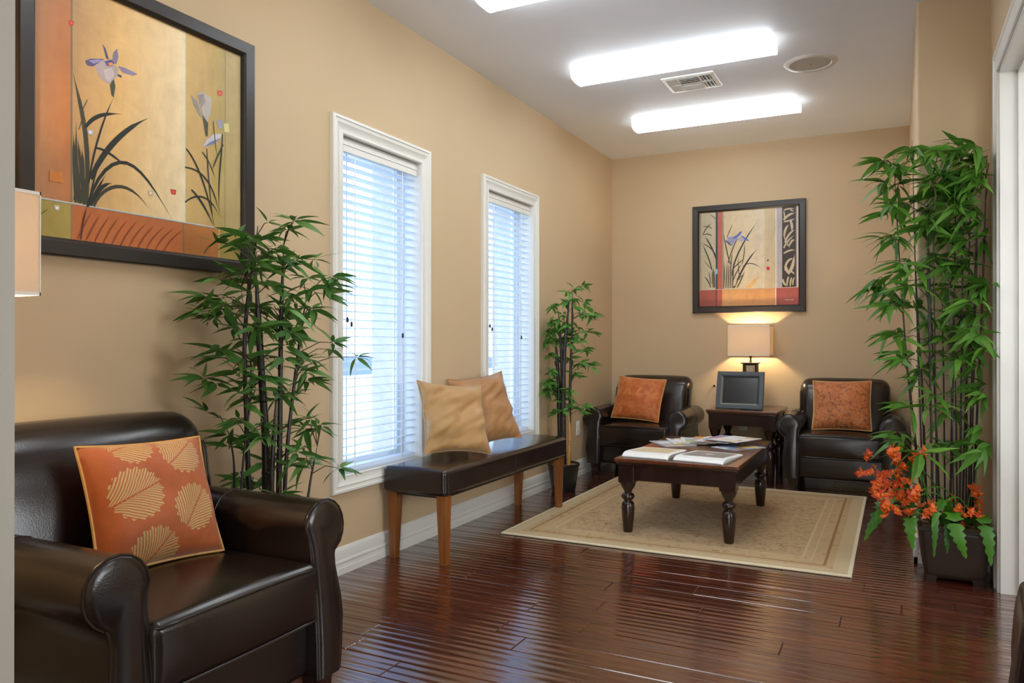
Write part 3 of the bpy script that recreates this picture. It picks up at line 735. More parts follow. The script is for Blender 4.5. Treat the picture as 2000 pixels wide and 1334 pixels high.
ART_B=[('b',[(-0.259,-0.005),(-0.277,0.069),(-0.331,0.173),(-0.357,0.202)],0.012,(46,42,40)),('b',[(-0.295,-0.095),(-0.313,-0.002),(-0.35,0.082),(-0.382,0.144)],0.01,(46,42,40)),('b',[(-0.264,0.032),(-0.286,0.097),(-0.35,0.128),(-0.384,0.148)],0.008,(46,42,40)),('b',[(-0.373,0.212),(-0.345,0.275),(-0.322,0.291),(-0.295,0.31)],0.008,(46,42,40)),('b',[(-0.295,0.262),(-0.322,0.287),(-0.35,0.291),(-0.382,0.284)],0.007,(46,42,40)),('b',[(-0.297,0.2),(-0.322,0.223),(-0.354,0.225),(-0.377,0.203)],0.008,(46,42,40)),('b',[(-0.295,-0.086),(-0.323,-0.057),(-0.368,0.0)],0.005,(46,42,40)),('b',[(-0.305,-0.241),(-0.323,-0.176),(-0.364,-0.138)],0.009,(46,42,40)),('b',[(-0.304,-0.213),(-0.315,-0.14),(-0.323,-0.094)],0.007,(46,42,40)),('b',[(-0.263,0.342),(-0.286,0.367),(-0.313,0.387)],0.005,(46,42,40)),('b',[(-0.277,-0.242),(-0.286,-0.15),(-0.282,-0.077)],0.03,(96,90,78)),('b',[(-0.197,-0.249),(-0.188,-0.145),(-0.193,-0.008)],0.012,(100,92,84)),('b',[(-0.179,-0.25),(-0.17,-0.146),(-0.168,-0.01)],0.012,(100,92,84)),('b',[(-0.161,-0.25),(-0.152,-0.146),(-0.154,-0.01)],0.012,(100,92,84)),('b',[(-0.143,-0.251),(-0.134,-0.147),(-0.14,-0.011)],0.012,(100,92,84)),('b',[(-0.126,-0.251),(-0.117,-0.148),(-0.115,-0.012)],0.012,(100,92,84)),('b',[(-0.143,-0.047),(-0.17,0.045),(-0.187,0.155),(-0.203,0.238)],0.009,(46,42,40)),('b',[(-0.126,-0.147),(-0.125,-0.012),(-0.02,0.162),(0.088,0.309)],0.012,(46,42,40)),('b',[(-0.161,-0.037),(-0.125,0.079),(-0.108,0.132),(-0.064,0.183)],0.008,(46,42,40)),('b',[(-0.17,0.181),(-0.143,0.243),(-0.116,0.3)],0.006,(46,42,40)),('b',[(-0.108,-0.247),(-0.055,-0.105),(0.015,0.008),(0.082,0.072)],0.014,(46,42,40)),('b',[(-0.117,-0.084),(-0.073,-0.041),(-0.029,-0.008)],0.009,(46,42,40)),('b',[(-0.038,-0.07),(0.015,-0.028),(0.066,-0.057),(0.109,-0.093)],0.007,(46,42,40)),('b',[(-0.086,-0.248),(-0.055,-0.195),(-0.02,-0.098)],0.01,(46,42,40)),('b',[(-0.139,-0.12),(-0.136,-0.011),(-0.121,0.06)],0.008,(46,42,40)),('b',[(-0.064,-0.195),(-0.077,-0.086),(-0.077,0.031)],0.008,(96,90,78)),('b',[(-0.046,-0.052),(-0.02,0.037),(-0.027,0.136)],0.007,(46,42,40)),('b',[(-0.117,-0.252),(-0.09,-0.149),(-0.02,-0.143)],0.01,(46,42,40)),('b',[(-0.121,-0.193),(-0.09,-0.104),(-0.038,-0.034)],0.008,(46,42,40)),('b',[(-0.108,-0.234),(-0.099,-0.198),(-0.086,-0.176)],0.012,(214,196,150)),('b',[(-0.086,-0.23),(-0.064,-0.19),(-0.055,-0.168)],0.009,(206,186,140)),('p',[(-0.17,0.181),(-0.125,0.183),(-0.072,0.197),(-0.081,0.166),(-0.13,0.104),(-0.161,0.135)],0,(150,148,180)),('p',[(-0.125,0.165),(-0.09,0.194),(-0.055,0.226),(-0.046,0.218),(-0.064,0.192),(-0.099,0.167)],0,(84,96,176)),('p',[(-0.064,0.194),(-0.029,0.177),(0.015,0.142),(0.002,0.138),(-0.037,0.164)],0,(96,108,190)),('p',[(-0.077,0.175),(-0.037,0.168),(-0.02,0.149),(-0.055,0.138),(-0.081,0.153)],0,(176,166,180)),('p',[(-0.192,0.16),(-0.161,0.149),(-0.13,0.106),(-0.152,0.116)],0,(90,86,110)),('p',[(0.152,-0.025),(0.174,-0.025),(0.162,-0.04)],0,(40,36,36)),('p',[(0.152,-0.083),(0.174,-0.084),(0.176,-0.111),(0.153,-0.111)],0,(196,28,40)),('p',[(-0.268,-0.085),(-0.248,-0.083),(-0.248,-0.126),(-0.266,-0.127)],0,(140,190,200)),('p',[(-0.02,-0.25),(0.049,-0.181),(0.101,-0.156),(0.032,-0.252)],0,(222,176,112)),('b',[(0.032,-0.395),(0.066,-0.324),(0.083,-0.28)],0.004,(190,120,66)),('b',[(-0.02,-0.389),(-0.003,-0.34),(-0.007,-0.286)],0.004,(190,120,66)),('b',[(0.135,-0.291),(0.16,-0.278),(0.186,-0.266)],0.004,(190,120,66)),('b',[(0.287,0.372),(0.32,0.391),(0.374,0.378)],0.012,(196,178,146)),('b',[(0.287,0.293),(0.32,0.343),(0.376,0.345)],0.02,(196,178,146)),('b',[(0.287,0.279),(0.337,0.285),(0.376,0.299)],0.013,(196,178,146)),('b',[(0.337,0.289),(0.357,0.244),(0.349,0.192)],0.02,(196,178,146)),('b',[(0.291,0.161),(0.295,0.231),(0.328,0.255)],0.018,(196,178,146)),('b',[(0.295,0.108),(0.328,0.193),(0.374,0.208)],0.016,(196,178,146)),('b',[(0.287,0.064),(0.312,0.124),(0.369,0.164)],0.014,(196,178,146)),('b',[(0.328,0.08),(0.353,0.139),(0.373,0.121)],0.016,(196,178,146)),('b',[(0.286,0.02),(0.336,0.053),(0.376,0.042)],0.014,(196,178,146)),('b',[(0.299,-0.12),(0.295,-0.05),(0.336,-0.017),(0.369,-0.028)],0.018,(196,178,146)),('b',[(0.32,-0.148),(0.361,-0.106),(0.369,0.007)],0.026,(196,178,146)),('b',[(0.299,-0.085),(0.311,-0.121),(0.324,-0.152)],0.022,(196,178,146)),('b',[(0.34,-0.122),(0.357,-0.14),(0.373,-0.154)],0.012,(196,178,146)),('b',[(0.278,-0.19),(0.286,-0.234),(0.311,-0.248)],0.016,(196,178,146)),('b',[(0.311,-0.244),(0.315,-0.182),(0.328,-0.165)],0.014,(196,178,146)),('b',[(0.336,-0.249),(0.34,-0.192),(0.349,-0.175)],0.014,(196,178,146)),('b',[(0.357,-0.241),(0.353,-0.193),(0.376,-0.176)],0.012,(196,178,146)),('b',[(0.287,0.363),(0.299,0.318),(0.287,0.301)],0.01,(196,178,146)),('b',[(0.337,0.381),(0.349,0.358),(0.37,0.365)],0.009,(196,178,146)),('b',[(0.287,0.17),(0.311,0.089),(0.336,0.062)],0.009,(196,178,146)),('b',[(0.293,-0.361),(0.301,-0.354),(0.307,-0.364)],0.004,(226,206,196)),('b',[(0.307,-0.364),(0.315,-0.352),(0.324,-0.365)],0.004,(226,206,196)),('b',[(0.324,-0.365),(0.328,-0.351),(0.333,-0.363)],0.004,(226,206,196)),('b',[(0.34,-0.364),(0.346,-0.351),(0.352,-0.366)],0.004,(226,206,196)),('b',[(0.352,-0.366),(0.359,-0.354),(0.367,-0.362)],0.004,(226,206,196))]
LC= [(2.088,1.512),(2.006,1.464),(1.971,1.433),(2.106,1.458),(2.031,1.403),(2.145,1.444),(1.959,1.35),(1.924,1.294),(2.031,1.329),(2.106,1.345),(2.185,1.381),(2.227,1.317),(2.297,1.292),(2.159,1.263),(1.983,1.235),(1.924,1.205),(2.031,1.201),(2.093,1.203),(2.186,1.197),(2.269,1.23),(2.312,1.202),(1.959,1.126),(2.019,1.127),(2.081,1.109),(2.145,1.129),(2.213,1.13),(2.269,1.111),(2.433,1.047),(1.913,1.018),(1.971,1.017),(2.068,1.016),(2.146,1.014),(2.227,1.013),(1.869,0.95),(1.925,0.912),(1.891,0.861),(2.007,0.944),(2.081,0.885),(2.146,0.881),(2.269,0.923),(2.298,0.872),(1.96,0.802),(2.007,0.743),(1.983,0.7),(2.12,0.674),(2.094,0.63),(2.186,0.646),(2.327,0.769),(2.381,0.744),(2.298,0.662),(2.333,0.587),(2.044,0.536),(2.112,0.539),(1.983,1.18),(2.056,1.276)]
CC= [(0.267,1.481),(0.187,1.439),(0.208,1.364),(0.287,1.369),(0.086,1.336),(0.147,1.279),(0.267,1.288),(0.327,1.287),(0.012,1.224),(-0.013,1.149),(0.106,1.186),(0.208,1.185),(0.307,1.147),(0.004,1.073),(0.086,1.073),(0.167,1.073),(0.247,1.092),(0.295,1.018),(0.045,0.96),(0.147,0.961),(0.227,0.924),(0.307,0.925),(0.086,0.885),(0.207,0.85),(-0.017,0.789),(-0.055,0.723),(0.024,0.714),(0.066,0.659),(0.215,0.731),(0.167,0.587),(0.106,0.585),(0.187,0.663),(0.279,0.629),(0.024,1.168),(0.127,1.129),(0.066,0.809)]
RC= [(2.251,1.942),(2.368,2.001),(2.294,1.89),(2.261,1.845),(2.326,1.85),(2.304,1.72),(2.272,1.699),(2.358,1.74),(2.261,1.579),(2.304,1.552),(2.239,1.387),(2.272,1.337),(2.336,1.431),(2.389,1.405),(2.282,1.265),(2.357,1.334),(2.293,1.132),(2.336,1.096),(2.304,1.024),(2.388,1.025),(2.41,1.937),(2.473,1.942),(2.534,1.946),(2.594,1.963),(2.624,1.943),(2.649,1.899),(2.673,1.869),(2.472,1.871),(2.534,1.841),(2.594,1.859),(2.643,1.819),(2.452,1.779),(2.513,1.773),(2.574,1.768),(2.663,1.76),(2.431,1.71),(2.613,1.695),(2.554,1.677),(2.493,1.635),(2.649,1.623),(2.41,1.593),(2.472,1.566),(2.533,1.562),(2.593,1.535),(2.672,1.541),(2.613,1.464),(2.451,1.473),(2.513,1.423),(2.389,1.238),(2.43,1.332),(2.573,1.42),(2.643,1.371),(2.668,1.324),(2.513,1.329),(2.593,1.257),(2.451,1.19),(2.613,1.21),(2.672,1.209),(2.623,1.118),(2.512,1.095),(2.652,1.049),(2.471,1.025),(2.553,1.002),(2.409,0.954),(2.632,0.98),(2.667,0.889),(2.656,0.843),(2.44,0.789),(2.461,0.837),(2.357,0.786),(2.335,0.618),(2.314,0.641),(2.512,0.605),(2.45,0.625),(2.572,0.585),(2.667,0.637),(2.399,0.906),(2.532,0.769),(2.642,0.704),(2.493,1.752),(2.554,1.816),(2.614,1.787),(2.513,1.68),(2.573,1.605),(2.431,1.639),(2.493,1.822)]
FC= [(2.182,0.555),(2.202,0.518),(2.171,0.493),(2.227,0.463),(2.273,0.445),(2.243,0.415),(2.293,0.491),(2.323,0.527),(2.283,0.412),(2.313,0.392),(2.253,0.364),(2.233,0.419),(2.343,0.473),(2.353,0.429),(2.382,0.443),(2.333,0.372),(2.382,0.377),(2.303,0.559),(2.283,0.602),(2.372,0.563),(2.263,0.332),(2.43,0.381),(2.424,0.348),(2.212,0.406),(2.303,0.347),(2.352,0.341),(2.313,0.459),(2.253,0.488),(2.402,0.588)]
FD= [(2.527,0.355),(2.562,0.336),(2.591,0.328),(2.61,0.318),(2.519,0.332),(2.638,0.365),(2.676,0.347),(2.685,0.403),(2.581,0.244),(2.623,0.419),(2.672,0.32)]
FS= [(2.144, 0.57), (2.401, 0.257), (2.323, 0.549)]
LCANE= [([(2.044, 0.49), (2.024, 0.833), (2.019, 1.127), (2.08, 1.502)], 0.011), ([(2.12, 0.475), (2.127, 0.825), (2.132, 1.129), (2.145, 1.435)], 0.012), ([(2.154, 0.469), (2.175, 0.706), (2.23, 1.033), (2.274, 1.251)], 0.009), ([(2.087, 0.482), (2.081, 0.716), (2.056, 1.016), (2.031, 1.348)], 0.019), ([(1.974, 0.503), (1.96, 0.658), (1.941, 0.75)], 0.005), ([(2.255, 0.45), (2.281, 0.554), (2.316, 0.67)], 0.006), ([(2.069, 0.485), (2.076, 0.661), (2.096, 0.902)], 0.012), ([(1.96, 0.514), (2.007, 0.944), (1.959, 1.269)], 0.005)]
CCANE= [([(0.094, 0.19), (0.086, 0.584), (0.078, 0.81), (0.024, 1.186)], 0.02), ([(0.143, 0.194), (0.139, 0.661), (0.147, 0.998), (0.187, 1.409)], 0.02), ([(0.119, 0.192), (0.115, 0.623), (0.111, 0.96), (0.086, 1.299)], 0.018), ([(0.187, 0.197), (0.187, 0.402), (0.179, 0.588)], 0.016), ([(0.167, 0.195), (0.175, 0.812), (0.247, 1.184), (0.287, 1.443)], 0.012)]
RCANE= [([(2.392, 0.206), (2.367, 0.81), (2.345, 0.977), (2.329, 1.144)], 0.006), ([(2.408, 0.208), (2.363, 0.81), (2.323, 1.383), (2.294, 1.962)], 0.007), ([(2.421, 0.209), (2.402, 0.811), (2.385, 1.417), (2.373, 2.024)], 0.006), ([(2.433, 0.211), (2.416, 0.812), (2.4, 1.119), (2.389, 1.428)], 0.009), ([(2.454, 0.213), (2.445, 0.813), (2.437, 1.237), (2.431, 1.663)], 0.008), ([(2.47, 0.215), (2.465, 0.813), (2.459, 1.331), (2.456, 1.849)], 0.006), ([(2.487, 0.217), (2.466, 0.813), (2.448, 1.284), (2.435, 1.757)], 0.007), ([(2.507, 0.219), (2.503, 0.815), (2.499, 1.072), (2.496, 1.33)], 0.006), ([(2.523, 0.221), (2.534, 0.816), (2.543, 1.375), (2.55, 1.933)], 0.008), ([(2.536, 0.222), (2.527, 0.815), (2.519, 1.165), (2.513, 1.516)], 0.006), ([(2.56, 0.225), (2.567, 0.817), (2.573, 1.339), (2.578, 1.86)], 0.007), ([(2.576, 0.227), (2.591, 0.818), (2.604, 1.384), (2.614, 1.949)], 0.007), ([(2.598, 0.229), (2.612, 0.818), (2.624, 1.256), (2.633, 1.693)], 0.013), ([(2.61, 0.23), (2.633, 0.819), (2.654, 1.347), (2.669, 1.874)], 0.008), ([(2.552, 0.224), (2.546, 0.816), (2.541, 1.025), (2.537, 1.235)], 0.006), ([(2.588, 0.228), (2.594, 0.818), (2.599, 1.211), (2.603, 1.603)], 0.006)]
# ------------------------------------------------------------------ armchairs (local: front looks to -Y)
def armchair(loc, rz, label, W=0.84, Dp=0.76, seat=0.43, arm=0.57, top=0.80, bw=0.66, lh=0.10):
    t = thing('armchair', label, 'chair', loc, rz, 'dark leather club chairs')
    yf, yb = -Dp / 2, Dp / 2
    R = 0.080
    ro = W / 2 - R * 1.0            # roll centre
    pin, pout = ro - 0.060, ro + 0.032
    zc = arm - R
    # arm outline (x outward)
    out = []
    out.append((pin, lh)); 
    out += [(pin - 0.002, 0.2), (pin - 0.003, 0.32), (pin - 0.004, zc - 0.05), (pin - 0.008, zc - 0.02)]
    for i in range(13):
        a = PI * 0.97 - (PI * 1.32) * i / 12
        out.append((ro + R * math.cos(a), zc + R * math.sin(a)))
    out += [(ro + 0.036, zc - 0.062), (ro + 0.026, zc - 0.085), (ro + 0.024, zc - 0.115), (ro + 0.029, zc - 0.16), (ro + 0.037, zc - 0.21),
            (ro + 0.040, zc - 0.26), (ro + 0.036, lh + 0.08), (ro + 0.030, lh + 0.02), (ro + 0.026, lh)]
    def front(z):                   # the fronts lean: lower end stands further forward
        k = max(0.0, min(1.0, (z - 0.22) / (arm - 0.22)))
        return yf + 0.012 + 0.034 * k * k * (3 - 2 * k)
    for s in (-1, 1):
        ax = mesh('arm', *prism(out, lambda p: (s * p[0], front(p[1]) + 0.014, p[1]), lambda p: (s * p[0], yb - 0.10, p[1])), M['leather'], t, 50)
        # front panel: slightly domed plate
        n = len(out)
        cx = sum(p[0] for p in out) / n; czz = sum(p[1] for p in out) / n
        V = []; F = []
        lay = [(1.0, 0.016), (1.0, 0.004), (0.955, 0.0), (0.72, -0.004)]
        for (sc, dy) in lay:
            for p in out:
                px = p[0]; pz = p[1]
                # shrink toward the local spine of the panel
                sx_ = ro + 0.004 if pz > zc - 0.06 else (pin + ro + 0.034) / 2
                sz_ = zc if pz > zc - 0.02 else pz
                qx = sx_ + (px - sx_) * sc; qz = sz_ + (pz - sz_) * sc
                V.append((s * qx, front(qz) + dy, qz))
        for i in range(len(lay) - 1):
            for k in range(n):
                F.append((i * n + k, i * n + (k + 1) % n, (i + 1) * n + (k + 1) % n, (i + 1) * n + k))
        F.append(tuple((len(lay) - 1) * n + k for k in range(n)))
        fp = mesh('arm_front', V, F, M['leather'], t, 60)
        pp = [(s * (p[0] + (0.002 if p[0] > ro else -0.002)), front(p[1]) + 0.006, p[1]) for p in out]
        mesh('welt', *tube(pp, 0.0048, 6), M['piping'], fp, 60)
        # seam across the arm near the back
        sp_ = [(s * p[0], yb - 0.36, p[1]) for p in out[4:19]]
        mesh('seam', *tube(sp_, 0.0028, 5), M['piping'], ax, 60)
    iw = pin * 2 - 0.004
    # front rail
    mesh('front_rail', *rbox(iw + 0.03, Dp - 0.12, seat - 0.17 - lh, 0.022, 4, 3, (0, 0.0, lh + (seat - 0.17 - lh) / 2), ), M['leather'], t, 40)
    # seat cushion, crowned
    ch = 0.172
    def crown(p):
        x, y, z = p
        k = max(0.0, 1 - (x / (iw / 2)) ** 2) * max(0.0, 1 - (y / 0.34) ** 2)
        z2 = z + (0.022 * k if z > 0 else 0.0)
        y2 = y - (0.012 * max(0, 1 - (x / (iw / 2)) ** 2) * (1 - (z / (ch / 2)) ** 2) if y < -0.2 else 0)
        return (x, y2, z2)
    sc_ = mesh('seat_cushion', *rbox(iw, 0.60, ch, 0.028, 4, 8, (0, yf + 0.012 + 0.30, seat - 0.012 - ch / 2), crown), M['leather'], t, 50)
    for zz in (seat - 0.024, seat - ch + 0.0):
        y0 = yf + 0.014
        pp = [(-iw / 2 + 0.004, y0 + 0.4, zz), (-iw / 2 + 0.004, y0 + 0.03, zz)] + [(-iw / 2 + 0.02 + (iw - 0.04) * i / 10, y0 - 0.002 - 0.009 * (1 - (2 * i / 10 - 1) ** 2) * (0.6 if zz < seat - 0.1 else 0.8), zz + (0.008 * (1 - (2 * i / 10 - 1) ** 2) if zz > seat - 0.1 else 0)) for i in range(11)] + [(iw / 2 - 0.004, y0 + 0.03, zz), (iw / 2 - 0.004, y0 + 0.4, zz)]
        mesh('welt', *tube(pp, 0.0042, 6), M['piping'], sc_, 60)
    # back: leaning, rolled to the rear at the top
    bh = top - 0.26
    th = 0.17
    def bend(p):
        x, y, z = p
        k = (z + bh / 2) / bh                       # 0 bottom .. 1 top
        lean = 0.10 * k + 0.055 * max(0, k - 0.72) ** 1.5 * 4
        x2 = x * (1.0 - 0.03 * (1 - k))
        puff = 0.026 * max(0, 1 - (x / (bw / 2)) ** 2) * math.sin(PI * min(1, max(0, k))) if y < 0 else 0
        zt = z - (0.014 * (x / (bw / 2)) ** 4 if k > 0.8 else 0)
        return (x2, y + lean - puff, zt)
    bk = mesh('backrest', *rbox(bw, th, bh, 0.07, 6, 8, (0, yb - 0.215, 0.26 + bh / 2), bend), M['leather'], t, 60)
    def bpt(x, y, z):
        q = bend((x, y, z)); return (q[0], q[1] + yb - 0.215, q[2] + 0.26 + bh / 2)
    # welt up the side, over the shoulder
    pr = 0.07
    for s in (-1, 1):
        pp = [bpt(s * (bw / 2 - 0.004), -th / 2 + 0.03, -bh / 2 + 0.2 + i * (bh - 0.29) / 8) for i in range(9)]
        mesh('welt', *tube(pp, 0.0042, 6), M['piping'], bk, 60)
    mesh('centre_seam', *tube([bpt(0, -th / 2 - 0.0005, bh / 2 - 0.30 + 0.03 * i) for i in range(7)], 0.0022, 5), M['piping'], bk, 60)
    # closed lower body and legs
    mesh('back_panel', *rbox(W - 0.16, 0.05, 0.50 - lh, 0.02, 3, 1, (0, yb - 0.085, lh + (0.50 - lh) / 2)), M['leather'], t, 40)
    for sx in (-1, 1):
        for sy in (-1, 1):
            fy = yf + 0.055 if sy < 0 else yb - 0.12
            fx = sx * (pin + 0.036)
            mesh('leg', *loft_sq([(0.022, 0.022, 0, fx + sx * 0.004, fy + sy * 0.006), (0.028, 0.028, lh * 0.6, fx, fy), (0.033, 0.033, lh + 0.012, fx, fy)]), M['darkwood'], t)
    return t
armchair((0.437, 6.18, 0), 0.0, 'dark brown leather club chair in the window corner, left of the end table', W=0.85, top=0.795, bw=0.65, arm=0.548, seat=0.425)
armchair((1.945, 6.18, 0), 0.0, 'dark brown leather club chair right of the end table, behind the orange flowers', W=0.835, top=0.80, bw=0.64, arm=0.552, seat=0.43)
armchair((0.445, 1.435, 0), PI / 2, 'big dark leather club chair in the foreground under the large iris picture', W=0.835, Dp=0.78, seat=0.45, arm=0.605, top=0.85, bw=0.765)
armchair((2.875, 1.43, 0), -PI / 2, 'dark brown leather chair of which only one arm shows by the white opening', W=0.80, Dp=0.80, seat=0.45, arm=0.605, top=0.85, bw=0.70)

# ------------------------------------------------------------------ pillows (local: standing on the lower edge, face to -Y)
def pillow(label, loc, rot, w, h, tk, mat, welt, sd, group=None, pinch=0.05, wr=0.006):
    r = random.Random(sd)
    N = 26
    t = thing('throw_pillow', label, 'pillow', loc, 0, group)
    t.rotation_euler = rot
    from mathutils import noise as mn
    off = Vector((sd * 7.3, sd * 3.1, 0))
    def P(i, j, side):
        u = 2 * i / N - 1; v = 2 * j / N - 1
        k = (1 - pinch * (1 - v * v)) ; k2 = (1 - pinch * (1 - u * u))
        x = u * w / 2 * k; z = v * h / 2 * k2
        prof = (max(0, 1 - abs(u) ** 2.6) * max(0, 1 - abs(v) ** 2.6)) ** 0.55
        y = side * tk / 2 * prof
        q = mn.noise(Vector((x * 9, z * 9, side * 2)) + off) * wr * 1.6 + (mn.noise(Vector((x * 26, z * 14, side * 2)) + off) if wr < 0.01 else mn.noise(Vector((x * 7 + z * 5, z * 30 - x * 16, side * 2)) + off)) * wr * 0.8
        y += side * q * min(1, prof * 2)
        return Vector((x, y, z))
    V = []; F = []; ids = {}
    for side in (-1, 1):
        for i in range(N + 1):
            for j in range(N + 1):
                e = i in (0, N) or j in (0, N)
                key = (i, j, 0 if e else side)
                if key not in ids:
                    ids[key] = len(V); V.append(P(i, j, 0 if e else side))
        for i in range(N):
            for j in range(N):
                def g(a, b): return ids[(a, b, 0 if (a in (0, N) or b in (0, N)) else side)]
                q = (g(i, j), g(i + 1, j), g(i + 1, j + 1), g(i, j + 1))
                F.append(q if side < 0 else q[::-1])
    mesh('cover', V, F, mat, t, 80)
    ring = [P(i, 0, 0) for i in range(N)] + [P(N, j, 0) for j in range(N)] + [P(N - i, N, 0) for i in range(N)] + [P(0, N - j, 0) for j in range(N)]
    if welt: mesh('welt', *tube(ring, 0.0045, 6, True), welt, t, 60)
    else: mesh('edge_seam', *tube(ring, 0.0022, 5, True), mat, t, 60)
    return t
PG = 'orange pillows on the armchairs'
pillow('orange pillow woven with pale gold leaf medallions on the foreground chair', (0.425, 1.47, 0.622), (math.radians(-22), math.radians(1.5), math.radians(84)), 0.375, 0.355, 0.14, M['pil_medal'], M['welt_gold'], 3, PG)
pillow('plain orange velvet pillow on the chair in the window corner', (0.405, 6.085, 0.614), (math.radians(-24), math.radians(3), math.radians(-4)), 0.41, 0.37, 0.13, M['pil_velvet'], M['welt_gold'], 5, PG)
pillow('rust orange damask pillow with dark marks on the chair behind the flowers', (1.945, 6.085, 0.615), (math.radians(-22), math.radians(-1), 0), 0.40, 0.38, 0.14, M['pil_damask'], M['welt_gold'], 8, PG)
pillow('gold satin pillow leaning on the window end of the bench, nearer one', (0.195, 3.50, 0.672), (math.radians(-22), math.radians(5), math.radians(62)), 0.41, 0.40, 0.14, M['pil_gold'], None, 11, 'gold pillows on the bench', 0.10, 0.020)
pillow('bronze gold creased satin pillow tucked behind the other on the bench', (0.165, 3.90, 0.687), (math.radians(-20), math.radians(-5), math.radians(70)), 0.42, 0.42, 0.14, M['pil_gold2'], None, 14, 'gold pillows on the bench', 0.10, 0.024)

# ------------------------------------------------------------------ bench
bn = thing('bench', 'long dark leather bench on tapered honey wood legs below the windows', 'bench', (0.208, 3.84, 0))
mesh('seat_cushion', *rbox(0.365, 1.50, 0.126, 0.022, 5, 10, (0, 0, 0.398), lambda p: (p[0], p[1], p[2] + (0.008 * (1 - (p[0] / 0.18) ** 2) if p[2] > 0 else 0))), M['bench_leather'], bn, 50)
mesh('under_frame', *cbox(-0.155, 0.155, -0.72, 0.72, 0.322, 0.338, 0.003), M['dark'], bn)
for sx in (-1, 1):
    for sy in (-1, 1):
        x, yy = sx * 0.143, sy * 0.698
        mesh('leg', *loft_sq([(0.0175, 0.0175, 0.0116 if (sx > 0 and sy > 0) else 0, x + sx * 0.004, yy), (0.026, 0.026, 0.30, x, yy), (0.026, 0.026, 0.334, x, yy)]), M['benchleg'], bn)
for yy in (-0.72, 0.0): mesh('side_seam', *tube([(0.1828, yy + 0.002, 0.345), (0.1832, yy, 0.44)], 0.0016, 5), M['piping'], bn)

# ------------------------------------------------------------------ rug
rx, ry = 1.80, 2.02
rg = mesh('area_rug', *rbox(rx, ry, 0.010, 0.004, 2, 1, (0, 0, 0.0062)), rug_mat(rx / 2, ry / 2), None, 40, (1.222, 3.791 + ry / 2, 0))
tag(rg, 'beige patterned area rug with a pale bound edge under the coffee table', 'rug')

# ------------------------------------------------------------------ turned-leg tables
def turned_leg(name, parent, x, yv, h, blk, bw, mat):
    z0 = h - blk
    g1 = loft_sq([(bw, bw, h, x, yv), (bw, bw, z0 + 0.02, x, yv), (bw * 0.97, bw * 0.97, z0 + 0.004, x, yv)])
    k = z0 / 0.29
    pr = [(bw * 1.06, z0 + 0.016), (bw * 1.0, z0 - 0.004), (bw * 0.86, z0 - 0.022 * k), (bw * 0.58, z0 - 0.042 * k), (0.021, z0 - 0.052 * k), (0.021, z0 - 0.058 * k), (0.030, z0 - 0.064 * k), (0.0365, z0 - 0.074 * k),
          (0.037, z0 - 0.084 * k), (0.030, z0 - 0.096 * k), (0.022, z0 - 0.101 * k), (0.022, z0 - 0.107 * k), (0.030, z0 - 0.113 * k), (0.0355, z0 - 0.128 * k), (0.037, z0 - 0.150 * k), (0.034, z0 - 0.20 * k), (0.026, 0.004), (0.024, 0.0)]
    return mesh(name, *join(g1, move(lathe(pr[::-1], 20), (x, yv, 0))), mat, parent, 35)
def turned_table(name, label, cat, x0, x1, y0, y1, h, zfl, ap, over, blk):
    cx, cy = (x0 + x1) / 2, (y0 + y1) / 2
    t = thing(name, label, cat, (cx, cy, zfl))
    hx, hy = (x1 - x0) / 2, (y1 - y0) / 2
    h -= zfl
    tt = 0.022
    tp = mesh('table_top', *rbox(2 * hx, 2 * hy, tt, 0.006, 3, 1, (0, 0, h - tt / 2)), M['topwood'], t, 40)
    pr = [(0, 0), (0, 0.003), (0.010, 0.004), (0.014, 0.0)]
    mesh('top_moulding', *rbox(2 * hx - 0.02, 2 * hy - 0.02, 0.016, 0.004, 2, 1, (0, 0, h - tt - 0.007)), M['darkwood'], tp, 40)
    lx, ly = hx - over - 0.04, hy - over - 0.04
    for sx in (-1, 1):
        for sy in (-1, 1):
            turned_leg('leg', t, sx * lx, sy * ly, h - tt - 0.012, blk, 0.043, M['darkwood'])
    for s in (-1, 1):
        mesh('apron', *cbox(-lx + 0.04, lx - 0.04, s * (ly + 0.028) - 0.009, s * (ly + 0.028) + 0.009, h - tt - 0.012 - ap, h - tt - 0.008, 0.002), M['darkwood'], t)
        mesh('apron', *cbox(s * (lx + 0.028) - 0.009, s * (lx + 0.028) + 0.009, -ly + 0.04, ly - 0.04, h - tt - 0.012 - ap, h - tt - 0.008, 0.002), M['darkwood'], t)
    return t
turned_table('coffee_table', 'dark wood coffee table with turned legs standing on the rug', 'table', 0.893, 1.573, 4.065, 5.235, 0.43, 0.0115, 0.088, 0.022, 0.11)
turned_table('end_table', 'dark wood end table with turned legs between the two far armchairs', 'table', 0.985, 1.515, 5.95, 6.56, 0.558, 0.0, 0.085, 0.02, 0.12)

